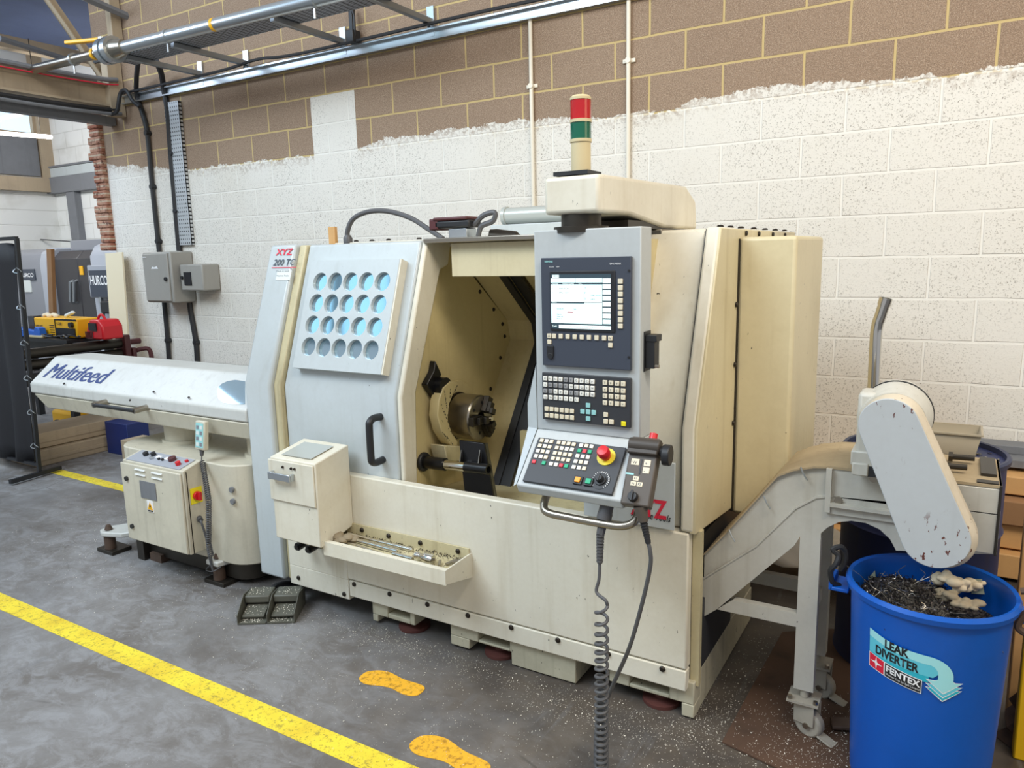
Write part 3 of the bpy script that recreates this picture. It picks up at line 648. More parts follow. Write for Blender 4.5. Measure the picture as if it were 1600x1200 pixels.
# tray
t = MB(); t.box(-2.30, -1.600, 2.12, 2.128, .388, .448).box(-2.30, -1.600, 2.128, 2.20, .440, .448)
t = MB()
t.poly([(-2.235, 2.12, .388), (-1.6, 2.12, .388), (-1.6, 2.12, .447), (-2.235, 2.12, .447), (-2.235, 2.128, .388), (-1.6, 2.128, .388), (-1.6, 2.128, .447), (-2.235, 2.128, .447)], [(0, 1, 2, 3), (7, 6, 5, 4), (3, 2, 6, 7), (0, 4, 5, 1), (1, 5, 6, 2), (0, 3, 7, 4)])
t.prism([(2.1285, .390), (2.1285, .447), (2.30, .452), (2.30, .35)], 'x', -1.607, -1.6005)
t.prism([(2.1285, .386), (2.30, .348), (2.30, .356), (2.1285, .394)], 'x', -2.235, -1.6075)
t.box(-2.235, -1.608, 2.1285, 2.145, .438, .4465)
t.build('tool_tray', 'cream', L)
MB().box(-2.30, -1.608, 2.29, 2.2975, .36, .472).build('tray_back', 'cream_grime_shade', L)
MB().prism([(2.13, .41), (2.289, .41), (2.289, .425), (2.13, .425)], 'x', -2.30, -1.61).build('tray_floor', 'cream_grime_shade', L)
for X in (-2.17, -2.02, -1.85, -1.66): screw(X, 2.29, .452, r=.011)
# sliding door with its grid window
dr = MB(); n0 = Vector((0, -.9465, .3228))
pd = [(2.345, .645), (2.345, 1.045), (2.565, 1.686), (2.60, 1.686), (2.385, 1.045), (2.385, .645)]
dr.prism(pd, 'x', -2.652, -1.990)
door = dr.build('door', 'grey', L, bevel=.010, seg=3)
MB().prism([(2.35, .645), (2.35, 1.045), (2.572, 1.686), (2.75, 1.690), (2.72, 1.58), (2.66, 1.56), (2.45, 1.05), (2.43, .645)], 'x', -1.988, -1.962).build('door_edge', 'cream', L, bevel=.008)
MB().prism([(2.36, .645), (2.36, 1.045), (2.60, 1.69), (2.86, 1.69), (2.86, 1.60), (2.62, 1.60), (2.42, 1.05), (2.42, .645)], 'x', -2.0, -1.988).build('door_lining', 'cream_in', L)
sl = Vector((0, .22, .641)).normalized(); nn = Vector((0, -sl.z, sl.y))
def ds(x, s, d=0): return Vector((x, 2.345, 1.045)) + sl*s + nn*d
wf0, wf1, s0, s1 = -2.57, -2.05, .085, .585
wf = MB(); th = .045
ncols, nrows = 5, 4
# perforated window frame plate: cells each with a round hole
cw = (wf1-wf0-.06)/ncols; ch = (s1-s0-.10)/nrows; R = .0425
ox, oz = wf0+.03, s0+.05
def cellring(m, cx, cz, hw, hh, r, d, K=24):
    o = []; i = []
    for k in range(K):
        a = 2*PI*k/K+PI/4; c, s = math.cos(a), math.sin(a); q = max(abs(c), abs(s))
        o.append(ds(cx+c/q*hw, cz+s/q*hh, d)); i.append(ds(cx+c*r, cz+s*r, d))
    j = [ds(cx+r*math.cos(2*PI*k/K+PI/4), cz+r*math.sin(2*PI*k/K+PI/4), d-.018) for k in range(K)]
    m.poly(o+i+j, [(k, (k+1) % K, K+(k+1) % K, K+k) for k in range(K)] + [(K+k, K+(k+1) % K, 2*K+(k+1) % K, 2*K+k) for k in range(K)])
for a in range(ncols):
    for b in range(nrows): cellring(wf, ox+cw*(a+.5), oz+ch*(b+.5), cw/2, ch/2, R, th)
def dbox(m, x0, x1, a, b, d0, d1): m.obox(ds(x0, a, d0), (1, 0, 0), sl, nn, x1-x0, b-a, d1-d0)
dbox(wf, wf0, ox, s0, s1, 0, th); dbox(wf, ox+cw*ncols, wf1, s0, s1, 0, th); dbox(wf, ox, ox+cw*ncols, s0, oz, 0, th); dbox(wf, ox, ox+cw*ncols, oz+ch*nrows, s1, 0, th)
wfo = wf.build('window_frame', 'grey', L)
m = MB(); dbox(m, wf0+.01, wf1-.01, s0+.01, s1-.01, .020, .0262); m.build('window_glass', 'winglass', L)
m = MB(); dbox(m, wf1, wf1+.008, s0, s1, -.0, .043); m.build('window_frame_side', 'cream', L)
hd = MB().tube(smooth([(-2.075, 2.345, .955), (-2.075, 2.30, .957), (-2.075, 2.275, .945), (-2.075, 2.27, .92), (-2.075, 2.27, .80), (-2.075, 2.275, .775), (-2.075, 2.30, .765), (-2.075, 2.345, .767)], 4), .0155, 14)
hd.build('door_handle', 'black', L)
# header over the opening and top rail
MB().box(-1.86, -.92, 2.60, 2.612, 1.532, 1.672).build('header_panel', 'cream_side_shade', L, bevel=.003)
MB().box(-1.975, -.92, 2.56, 2.76, 1.674, 1.694).build('top_rail', 'steel', L, bevel=.003)
MB().box(-1.86, -.92, 2.612, 2.80, 1.60, 1.67).build('header_box', 'cream_in', L)
# interior: spindle-side wall, stepped guard strip, black seal, dark rear
hexp = [(2.385, .64), (2.385, 1.05), (2.60, 1.62), (2.84, 1.62), (3.268, 1.286), (3.295, 1.184), (2.86, .56), (2.5, .5)]
MB().prism(hexp, 'x', -2.02, -2.0).build('spindle_guard', 'cream_in', L)
mid = [(2.84, 1.64), (3.268, 1.286), (3.295, 1.184), (2.80, .48)]
def strip(x0, x1, pr, th, name, mat, dirs=(0, .02)):
    m = MB(); n = len(pr); q = [(y+.02, z) for y, z in pr]
    for k in range(n-1): m.prism([pr[k], pr[k+1], q[k+1], q[k]], 'x', x0, x1)
    return m.build(name, mat, L)
strip(-2.0, -1.80, mid, .02, 'rear_guard', 'cream_in')
strip(-1.80, -1.745, [(y-.012, z) for y, z in mid], .02, 'rubber_seal', 'black')
strip(-1.84, -1.80, [(y-.03, z-.01) for y, z in mid], .02, 'seal_edge', 'black')
for y, z in ((2.93, 1.55), (3.05, 1.455), (3.17, 1.36), (3.25, 1.28), (3.268, 1.215), (3.22, 1.11), (3.12, .965), (3.03, .84)): screw(-2.0, y-.03, z-.01, (1, 0, 0), .010)
MB().prism([(2.86, 1.64), (3.34, 1.27), (3.36, 1.18), (2.90, .50), (2.92, .48), (3.42, 1.18), (3.40, 1.29), (2.90, 1.66)], 'x', -1.745, -.93).build('way_cover', 'cream_in', L)
MB().prism([(2.40, .60), (2.95, .54), (2.95, .50), (2.40, .56)], 'x', -2.0, -.93).build('swarf_chute', 'cream_grime_shade', L)
MB().box(-.95, -.93, 2.40, 3.4, .5, 1.66).build('right_inner_guard', 'cream_in', L)
MB().box(-1.74, -1.0, 2.93, 2.96, .54, .80).build('telescopic_cover', 'cream_in', L, bevel=.004)
# spindle nose, chuck and jaws
CY, CZ = 2.79, .880
MB().cyl((-2.0, CY, CZ), (-1.995, CY, CZ), .165, seg=48).build('spindle_plate', 'cream_in', L, bevel=.004)
MB().cyl((-1.995, CY, CZ), (-1.985, CY, CZ), .11, seg=40).build('spindle_nose', 'steel_dk', L)
chuck = MB().lathe([(.099, 0), (.105, .006), (.105, .115), (.100, .122), (.03, .122), (.03, .06), (.001, .06)], (-1.985, CY, CZ), (1, 0, 0), 48).build('chuck', 'steel', L)
for k in range(3):
    a = math.radians(60+120*k); u = Vector((0, math.cos(a), math.sin(a))); v = Vector((0, -math.sin(a), math.cos(a)))
    c = Vector((-1.863, CY, CZ))
    j = MB().obox(c+u*.028-v*.02, (1, 0, 0), u, v, .028, .075, .04).obox(c+u*.028-v*.016+Vector((.028, 0, 0)), (1, 0, 0), u, v, .018, .05, .032).obox(c+u*.022-v*.016+Vector((.046, 0, 0)), (1, 0, 0), u, v, .016, .028, .032)
    j.build('jaw', 'steel_dk', chuck, bevel=.002)
MB().cyl((-1.90, CY, CZ), (-1.80, CY, CZ), .010, seg=14).build('bar_end', 'chrome', chuck)
for k in range(6):
    a = math.radians(20+60*k); MB().cyl((-1.865, CY+.07*math.cos(a), CZ+.07*math.sin(a)), (-1.8615, CY+.07*math.cos(a), CZ+.07*math.sin(a)), .008, seg=10).build('bolt', 'black', chuck)
# curved cream guard arm beside the chuck with swing probe and black brackets
arc = []
for k in range(13):
    a = math.radians(118 + k*11.5); arc.append((CY-.005+.135*math.cos(a), CZ+.135*math.sin(a)))
arc2 = [(CY-.005+(y-CY+.005)*1.36, CZ+(z-CZ)*1.36) for y, z in arc]
ao = [px(x, y, -1.925) for x, y in ((716, 598), (704, 596), (693, 606), (686, 626), (684, 650), (690, 674), (701, 692), (713, 703), (716, 690), (706, 676), (700, 655), (702, 632), (709, 614))]
MB().prism([(v.y, v.z) for v in ao], 'x', -1.975, -1.925).build('swing_arm', 'cream_in', L, bevel=.004)
MB().cyl((-1.998, 2.62, 1.045), (-1.93, 2.62, 1.045), .045, seg=20).build('arm_pivot', 'blackmetal', L)
MB().prism([(2.53, 1.07), (2.55, 1.045), (2.60, .985), (2.61, 1.05), (2.64, 1.10), (2.60, 1.165), (2.585, 1.12)], 'x', -1.998, -1.965).build('pivot_bracket', 'blackmetal', L, bevel=.004)
MB().prism([(2.55, .80), (2.70, .76), (2.72, .69), (2.58, .68)], 'x', -1.98, -1.90).build('guide_block', 'cream_grime_shade', L, bevel=.004)
random.seed(12)
sp_ = MB()
for i in range(90):
    k = random.randrange(12); v0, v1 = ao[k], ao[12-k] if k != 6 else ao[5]; f = random.uniform(.1, .9)
    p_ = v0.lerp(v1, f); s_q = random.uniform(.0015, .0045)
    sp_.obox(Vector((-1.9248, p_.y, p_.z)), (0, 1, 0), (0, 0, 1), (1, 0, 0), s_q*1.5, s_q, .001)
sp_.build('arm_oil_specks', 'black', L)['kind'] = 'stuff'
# parts catcher: black knob and bar, dark bracket, sloping chute
a, b = py(665, 722, 2.52), py(757, 733, 2.50)
MB().cyl(a-Vector((.03, 0, 0)), a+Vector((.0, 0, 0)), .043, seg=28).build('catcher_knob', 'black', L, bevel=.006)
MB().cyl(a, a.lerp(b, .35), .028, seg=20).build('catcher_sleeve', 'blackmetal', L)
MB().cyl(a.lerp(b, .35), a.lerp(b, .7), .022, seg=20).build('catcher_bar', 'chrome', L)
MB().lathe([(.024, 0), (.024, .12), (.015, .12), (.015, .02)], a.lerp(b, .7), (b-a), 20, closed=True).build('catcher_tip', 'blackmetal', L)
p = [py(717, 688, 2.55), py(756, 693, 2.55), py(775, 800, 2.50), py(728, 790, 2.50)]
MB().solid(p, (0, .012, 0)).build('catcher_chute', 'blackmetal', L, bevel=.002)
p = [py(756, 693, 2.55), py(762, 692, 2.60), py(781, 800, 2.56), py(775, 800, 2.50)]
MB().solid(p, (-.006, 0, 0)).build('catcher_chute_side', 'blackmetal', L)
for x in (719, 748):
    p = [py(x+1, 703, 2.535), py(x-2, 728, 2.49), py(x+3, 728, 2.53)]
    MB().solid(p, (.004, 0, 0)).build('chute_rib', 'steel_dk', L)
# right-hand fixed front: sloping cover, black seal strip, corner cover, side panel
MB().prism([(2.34, .69), (2.34, 1.05), (2.565, 1.690), (2.62, 1.690), (2.40, 1.05), (2.40, .69)], 'x', -1.02, -.762).build('right_front_cover', 'cream', L, bevel=.012, seg=3)
MB().prism([(2.335, .69), (2.335, 1.05), (2.56, 1.688), (2.62, 1.688), (2.40, 1.05), (2.40, .69)], 'x', -.762, -.752).build('seal_strip', 'black', L)
MB().prism([(2.30, .694), (2.30, 1.05), (2.525, 1.694), (2.75, 1.694), (2.75, .694)], 'x', -.752, -.705).build('corner_cover', 'cream', L, bevel=.010, seg=3)
MB().prism([(2.302, .69), (2.302, 1.05), (2.528, 1.69), (3.80, 1.69), (3.80, .64), (2.75, .64)], 'x', -.722, -.700).build('side_panel', 'cream_side_shade', L, bevel=.004)
MB().box(-.722, -.701, 2.35, 2.358, .12, .69).build('side_post', 'cream', L, bevel=.003)
MB().box(-.722, -.692, 2.345, 2.372, .12, .688).build('side_flange', 'cream_grime_shade', L)
MB().box(-.74, -.715, 2.45, 3.08, .16, .64).build('side_opening_shade', 'black', L)  # black sheet stands in for the shade inside the open side
MB().box(-.71, -.698, 2.39, 2.78, .165, .42).build('opening_cover', 'panel2', L)
MB().box(-.722, -.702, 2.76, 3.12, .165, .50).build('lower_side_panel', 'plinth', L)
for z in (1.42, 1.20, .98): screw(-.698, 2.735, z, (1, 0, 0), .010)
for y in (2.85, 3.05, 3.3, 3.55): screw(-.699, y, 1.675, (1, 0, 0), .010)
for X in (-2.5, -2.4, -2.3, -2.12): screw(X, 2.72, 1.697, (0, 0, 1), .012)
for y in (2.62, 2.75, 2.9, 3.1, 3.3, 3.5, 3.7): screw(-.73, y, 1.695, (0, 0, 1), .012)
# electrical cabinet at the back right
MB().box(-.700, -.500, 2.76, 3.32, .62, 1.660).build('electrical_cabinet', 'cream_side_shade', L, bevel=.014, seg=3)
MB().box(-.705, -.695, 2.752, 2.764, .63, 1.655).build('cabinet_gap', 'steel_dk', L)
# branding
text('brand_lettering', 'XYZ', py(431, 397, 2.518)+Vector((0, -.004, 0)), (1, 0, 0), sl, .032, 'inkred', L, depth=.003, bold=.02, width=.098, shear=.1)
s_ = Vector((0, .225, .64)).normalized()
def pil(x, y, up=.003):
    # point on the pillar's sloping face under a pixel
    o = Vector((0, 0, H)); r = ray(x, y); n = Vector((0, -s_.z, s_.y)); p0 = Vector((0, 2.30, 1.05))
    return o + r*((p0-o).dot(n)/r.dot(n)) + n*up
for ob in list(L.children):
    if ob.name.startswith('brand_lettering'): bpy.data.objects.remove(ob)
text('brand_lettering', 'XYZ', pil(431, 399), (1, 0, 0), s_, .030, 'inkred', L, depth=0, bold=.02, width=(pil(457, 399)-pil(431, 399)).length, shear=.1)
text('model_lettering', '200 TC', pil(427, 415), (1, 0, 0), s_, .030, 'inkgrey', L, depth=0, bold=.015, width=(pil(461, 415)-pil(427, 415)).length, shear=.2)
q = pil(425, 419, .001); MB().obox(q, (1, 0, 0), s_, (0, -s_.z, s_.y), .165, .003, .002).build('red_rule', 'inkred', L)
q = pil(431, 438, .001); MB().obox(q, (1, 0, 0), s_, (0, -s_.z, s_.y), .095, .048, .001).build('rating_label', 'label', L)
text('label_lettering', 'Made & Sold', pil(433, 425), (1, 0, 0), s_, .007, 'inkgrey', L, depth=.001, width=.08)
text('label_lettering', 'Machine Tools', pil(433, 432), (1, 0, 0), s_, .006, 'inkgrey', L, depth=.001, width=.08)
MB().box(-1.10, -.768, 2.288, 2.297, .697, .93).build('brand_plate', 'grey', L, bevel=.002)
text('brand_lettering', 'XYZ', py(985, 802, 2.286), (1, 0, 0), (0, 0, 1), .062, 'inkred', L, depth=.0, bold=.03, width=py(1042, 802, 2.286).x-py(985, 802, 2.286).x)
text('tools_lettering', 'Machine Tools', py(986, 806, 2.286)-Vector((0, 0, .0)), (1, 0, 0), (0, 0, 1), .024, 'inkblk', L, depth=.0, bold=.012, shear=.3, width=py(1048, 820, 2.286).x-py(986, 807, 2.286).x)
# pendant arm on the roof
arm = MB().prism([(2.05, 1.735), (2.05, 1.845), (2.10, 1.848), (2.86, 1.860), (2.98, 1.81), (3.0, 1.70), (2.62, 1.70), (2.30, 1.735)], 'x', -1.112, -.929).build('pendant_arm', 'cream', L, bevel=.012, seg=3)
MB().box(-1.10, -.94, 2.30, 3.0, 1.695, 1.72).build('arm_mount', 'steel_dk', L)
MB().lathe([(.085, 0), (.085, .018), (.062, .02), (.062, .075)], (-1.02, 2.12, 1.680), seg=28).build('arm_swivel', 'steel_dk', L)
# filter cylinder and cabinet on the roof behind
MB().cyl((-2.12, 3.5, 1.822), (-1.55, 3.5, 1.822), .044, seg=28).cyl((-2.14, 3.5, 1.822), (-2.12, 3.5, 1.822), .050, seg=28).build('mist_filter', 'clear', L)
MB().box(-2.17, -1.5, 3.40, 3.66, 1.695, 1.774).build('filter_base', 'grey', L, bevel=.004)
tag(MB().tube(smooth([py(544, 378, 2.75), py(543, 362, 2.75), py(552, 342, 2.76), py(575, 331, 2.78), py(605, 330, 2.80), py(640, 340, 2.8), py(668, 357, 2.78), py(692, 373, 2.76)]), .012, 10).lathe([(.022, 0), (.022, .03), (.014, .045)], py(544, 379, 2.75)-Vector((0, 0, .01)), seg=12).build('looped_hose', 'cable'),
    'black cable arching over the machine roof above the grid window', 'cable')
c = py(718, 366, 2.80)
g = thing('worklamp', 'red and black lamp head clamped on the machine roof', 'work lamp', (c.x, c.y, 1.7))
MB().box(c.x-.04, c.x+.06, 2.77, 2.85, 1.695, 1.74).build('foot', 'silver', g, bevel=.004)
MB().box(c.x-.11, c.x+.08, 2.76, 2.86, 1.742, 1.775).build('lamp_head', 'black', g, bevel=.008)
MB().box(c.x-.115, c.x+.07, 2.755, 2.865, 1.775, 1.790).box(c.x-.14, c.x-.09, 2.76, 2.86, 1.735, 1.785).build('red_casing', 'maroon', g, bevel=.006)
MB().tube(smooth([(c.x+.08, 2.8, 1.75), (c.x+.13, 2.8, 1.79), (c.x+.19, 2.8, 1.80), (c.x+.18, 2.8, 1.765), (c.x+.12, 2.8, 1.745), (c.x+.10, 2.8, 1.70)]), .012, 8).build('cable', 'cable', g)
tag(MB().lathe([(.03, 0), (.035, .03), (.035, .12), (.02, .14)], py(765, 369, 2.85), (.8, .3, -.12), 16).build('hose_coupling', 'steel_dk'), 'short dark hose coupling lying on the machine roof beside the red lamp', 'hose coupling')
q = py(521, 378, 2.78)
tag(MB().box(q.x-.022, q.x+.022, 2.77, 2.79, 1.69, 1.775).build('wooden_block', 'wood', bevel=.002), 'small upright strip of wood on the roof above the grid window', 'wood')
# beacon
B0 = (py(908, 268, 2.12)); bx, by, bz = B0.x, 2.12, 1.850
T = thing('signal_tower', 'stacked signal beacon, red over green, standing on the pendant arm', 'signal light', (bx, by, bz))
MB().box(bx-.07, bx+.045, by-.05, by+.05, bz, bz+.012).build('mount_plate', 'black', T)
MB().cyl((bx, by, bz+.012), (bx, by, bz+.098), .030, seg=28).build('column', 'beige', T)
MB().cyl((bx, by, bz+.098), (bx, by, bz+.107), .033, seg=28).build('ring', 'beige', T); MB().cyl((bx, by, bz+.155), (bx, by, bz+.164), .033, seg=28).build('ring', 'beige', T)
MB().lathe([(.032, 0), (.032, .007), (.025, .013), (.001, .014)], (bx, by, bz+.220), seg=28).build('cap', 'beige', T)
def lens(z0, z1, m, nm):
    K = 56; rs = []
    for z in (z0, z1): rs.append([Vector((bx+(.030+(.0012 if k % 2 else 0))*math.cos(2*PI*k/K), by+(.030+(.0012 if k % 2 else 0))*math.sin(2*PI*k/K), z)) for k in range(K)])
    MB().rings(rs).build(nm, m, T, angle=80)
lens(bz+.107, bz+.155, 'greenlens', 'green_lens'); lens(bz+.164, bz+.220, 'redlens', 'red_lens')
# ================================================================== control pendant hanging from the arm
P = thing('control_pendant', 'tall grey control console with lit screen and keypads hanging from the machine arm', 'control panel', (-.98, 2.1, .9))
FY = 2.05
MB().box(-1.150, -.797, FY, 2.135, 1.06, 1.690).prism([(FY, 1.06), (1.908, .912), (1.92, .885), (2.135, .86), (2.135, 1.06)], 'x', -1.15, -.797).build('housing', 'grey_pend', P, bevel=.004)
# flared lower left cheek
MB().poly([(-1.152, FY+.002, 1.27), (-1.152, FY+.002, 1.06), (-1.19, 2.06, 1.14), (-1.19, 2.06, 1.06), (-1.152, 2.135, 1.27), (-1.152, 2.135, .9), (-1.19, 2.135, 1.14), (-1.19, 2.135, .9), (-1.152, 1.912, .912), (-1.17, 1.925, .90)],
    [(0, 1, 3, 2), (1, 8, 9, 3), (0, 2, 6, 4), (2, 3, 9, 7, 6), (8, 5, 7, 9)]).build('side_cheek', 'grey', P)
# monitor unit
mon = MB().box(-1.120, -.823, FY-.012, FY, 1.272, 1.606).build('monitor_unit', 'panel', P, bevel=.002)
MB().box(-1.088, -.872, FY-.016, FY-.012, 1.383, 1.566).box(0, 0, 0, 0, 0, 0).build('screen_bezel', 'black', mon, bevel=.002)
sx0, sx1, sz0, sz1 = -1.083, -.884, 1.390, 1.556
def sc(u0, u1, v0, v1, m, nm='screen_field', d=.0172): MB().box(sx0+(sx1-sx0)*u0, sx0+(sx1-sx0)*u1, FY-d, FY-.016, sz1-(sz1-sz0)*v1, sz1-(sz1-sz0)*v0).build(nm, m, mon)
sc(0, 1, 0, 1, 'screend', 'screen')
sc(.03, .14, .01, .06, 'screen', d=.0178); sc(0, .42, .07, .15, 'screen2', d=.0178); sc(.425, .86, .07, .15, 'screen2', d=.0178)
sc(0, .555, .185, .50, 'screen', d=.0178); sc(.56, .86, .185, .50, 'screen2', d=.0178); sc(0, .86, .53, .895, 'screen2', d=.0178)
sc(.13, 1, .925, .99, 'screen', d=.0178)
for k in range(8): sc(.87, .995, .075+k*.105, .075+k*.105+.078, 'screen' if k < 7 else 'screen2', d=.0178)
sc(.28, .375, .675, .695, 'keyr', d=.0184); sc(.28, .40, .72, .80, 'screen', d=.0184); sc(.57, .86, .51, .525, 'screen', d=.0178)
def stext(s, u, v, h, m='screend', wd=None): return text('screen_text', s, (sx0+(sx1-sx0)*u, FY-.0186, sz1-(sz1-sz0)*v), (1, 0, 0), (0, 0, 1), h, m, mon, depth=0, width=wd)
stext('MDA', .045, .052, .006); stext('X', .01, .27, .006); stext('Z', .01, .35, .006); stext('300.324', .14, .275, .006, wd=.032); stext('392.107', .14, .35, .006, wd=.032)
stext('T', .575, .26, .005); stext('F', .575, .35, .005); stext('S', .575, .45, .005); stext('0.000  mm/min', .68, .39, .004, wd=.032); stext('100 %', .68, .46, .004)
stext('Machine        Position [mm]        TFS', .02, .18, .0035, 'screen', .1); stext('M D A', .02, .523, .004, 'screen')
stext('Spindle M', .10, .64, .004); stext('rpm', .39, .64, .004); stext('Gear st.', .10, .74, .0035); stext('Work offs.', .10, .78, .0035); stext('Mach. un.', .10, .82, .0035)
stext('Set spindle  Measure tool  Position  Face', .16, .965, .004, wd=.15); stext('Tools', .015, .965, .005, 'screen')
text('maker_lettering', 'SIEMENS', (-1.106, FY-.0135, 1.592), (1, 0, 0), (0, 0, 1), .0055, 'keyteal', mon, depth=0, bold=.02, width=.028)
text('model_lettering', 'SINUMERIK', (-.889, FY-.0135, 1.583), (1, 0, 0), (0, 0, 1), .005, 'inkwhite', mon, depth=0, width=.036)
text('status_lettering', 'POWER     TEMP', (-1.09, FY-.0135, 1.577), (1, 0, 0), (0, 0, 1), .003, 'inkwhite', mon, depth=0, width=.035)
def keyat(o, u, v, n, a, b, w, h, m, par, t=.004, name='key'):
    o = Vector(o)+Vector(u)*a+Vector(v)*b
    return MB().obox(o, u, v, n, w, h, t).build(name, m, par, bevel=.0009, seg=1)
U, V, N = Vector((1, 0, 0)), Vector((0, 0, 1)), Vector((0, -1, 0))
o = Vector((-1.12, FY-.012, 1.272))
for k in range(8): keyat(o, U, V, N, .257, .255-k*.0187-.0, .015, .0145, 'key', mon)
for x in (.020, .037, .060, .084, .108, .132, .156, .181, .206, .226): keyat(o, U, V, N, x, .087, .0135, .0145, 'key', mon)
keyat(o, U, V, N, .020, .068, .0135, .0145, 'key', mon); keyat(o, U, V, N, .226, .066, .0135, .0145, 'key', mon)
for s_x, s_t in ((.0235, 'A'), (.2295, 'N')): text('key_letter', s_t, o+Vector((s_x, -.0045, .091)), U, V, .007, 'inkgrey', mon, depth=0)
MB().prism([(-1.101, 1.306), (-1.079, 1.306), (-1.079, 1.328), (-1.079, 1.335), (-1.101, 1.335)], 'y', FY-.017, FY-.012).cyl((-1.09, FY-.018, 1.303), (-1.09, FY-.012, 1.303), .010, seg=14).build('port_flap', 'black', mon, bevel=.001)
for z in (1.565, 1.312): MB().cyl((-.829, FY-.015, z), (-.829, FY-.012, z), .0035, seg=10).build('screw', 'black', mon)
# alphanumeric keypad
kp = MB().box(-1.123, -.824, FY-.012, FY, 1.097, 1.249).build('keypad', 'panel2', P, bevel=.002)
o = Vector((-1.123, FY-.012, 1.097))
rowsL = [('0000110000', .127), ('0111100000', .107), ('1100011000', .087), ('0000000', .067)]
letters = ['OHNRMTGTCP', 'AMSDKWJQSH', 'BCVZXFLTSN', 'QWERTYU']
for (r, b), lt in zip(rowsL, letters):
    for k, c in enumerate(r):
        keyat(o, U, V, N, .006+k*.0182, b, .0138, .0138, 'keyg' if c == '1' else 'keyw', kp)
        text('key_letter', lt[k], o+Vector((.0105+k*.0182, -.0046, b+.004)), U, V, .006, 'inkgrey', kp, depth=0)
for b in (.029, .008):
    for k in range(6): keyat(o, U, V, N, .009+k*.018, b, .0138, .0138, 'key' if (k+int(b*1000)) % 7 else 'keyg', kp)
for r, b in enumerate((.127, .106, .086, .065)):
    for k in range(4):
        keyat(o, U, V, N, .211+k*.0195, b, .0145, .0142, 'key', kp)
        text('key_letter', '789/456*123-=0.+'[r*4+k], o+Vector((.216+k*.0195, -.0046, b+.004)), U, V, .006, 'inkgrey', kp, depth=0)
for a, b, m in ((.154, .052, 'keyteal'), (.135, .031, 'keyteal'), (.154, .031, 'keyteal'), (.173, .031, 'keyteal'), (.154, .010, 'keyteal'), (.213, .028, 'key'), (.213, .007, 'key'), (.232, .007, 'key'), (.271, .005, 'keyyel')):
    keyat(o, U, V, N, a, b, .0145, .0142, m, kp)
# sloping operator panel
V2 = (Vector((0, FY, 1.06))-Vector((0, 1.908, .912))).normalized(); N2 = U.cross(V2)
o2 = Vector((-1.128, 1.908, .912)) + V2*.012
op = MB().obox(o2, U, V2, N2, .300, .158, .010).build('operator_panel', 'panel2', P, bevel=.002)
ob_ = o2 + N2*.010
cols = {0: 'keyw', 1: 'key', 2: 'keyr', 3: 'keygreen', 4: 'keyg'}
rows = [('101 1111 010', .140), ('101 1000 323', .121), ('010 1111 000', .102), ('001 1111 010', .083), ('2.3 0023 001', .063)]
for r, (s, b) in enumerate(rows):
    x = .010
    for c in s:
        if c == ' ': x += .008; continue
        if c != '.':
            c2 = {'0': 'keyw', '1': 'key', '2': 'keyr', '3': 'keygreen'}[c]
            keyat(ob_, U, V2, N2, x, b, .0125, .0125, c2, op)
        x += .0175
for a, m in ((.170, 'keyor'), (.205, 'keygreen')):
    keyat(ob_, U, V2, N2, a, .014, .027, .027, 'black', op, t=.006, name='button_frame'); keyat(ob_+N2*.006, U, V2, N2, a+.005, .019, .017, .017, m, op, t=.004, name='push_button')
ec = ob_ + U*.247 + V2*.118
MB().cyl(ec, ec+N2*.003, .029, seg=36).build('stop_ring', 'yellow', op)
MB().cyl(ec+N2*.003, ec+N2*.018, .015, seg=24).lathe([(.015, .018), (.0195, .021), (.0195, .036), (.016, .042), (.001, .044)], ec, N2, 28).build('stop_button', 'red', op)
dc = ob_ + U*.252 + V2*.040
MB().cyl(dc, dc+N2*.0012, .030, seg=36).build('dial_scale', 'black', op)
tk = MB()
for k in range(20):
    a = math.radians(-140+k*280/19); c = dc+N2*.0012+(U*math.sin(a)+V2*math.cos(a))*.024
    tk.obox(c, (U*math.sin(a)+V2*math.cos(a)), (U*math.cos(a)-V2*math.sin(a)), N2, .0045, .0016, .0004)
tk.build('dial_ticks', 'inkwhite', op)
MB().cyl(dc, dc+N2*.006, .018, seg=24).cyl(dc+N2*.006, dc+N2*.020, .012, .010, seg=20).obox(dc-U*.003-V2*.012+N2*.006, U, V2, N2, .006, .024, .016).build('dial_knob', 'black', op, bevel=.001)
# grab rail beneath, cable socket, side socket box
a, b, c, d_ = py(856, 775, 1.95), py(858, 797, 1.93), py(985, 820, 1.93), py(1003, 798, 1.98)
MB().tube(smooth([(-1.075, 1.985, .885), (-1.078, 1.955, .845), (-1.055, 1.935, .828), (-.98, 1.93, .826), (-.88, 1.93, .825), (-.805, 1.932, .828), (-.772, 1.95, .845), (-.772, 1.985, .885)], 5), .0125, 14).build('grab_rail', 'steel', P)
MB().box(-.797, -.793, 2.072, 2.125, 1.265, 1.385).box(-.793, -.765, 2.078, 2.120, 1.275, 1.372).box(-.793, -.758, 2.076, 2.122, 1.355, 1.375).build('side_socket', 'black', P, bevel=.003)
MB().cyl((-.775, 2.085, 1.282), (-.752, 2.085, 1.282), .005, seg=10).build('socket_catch', 'steel', P)
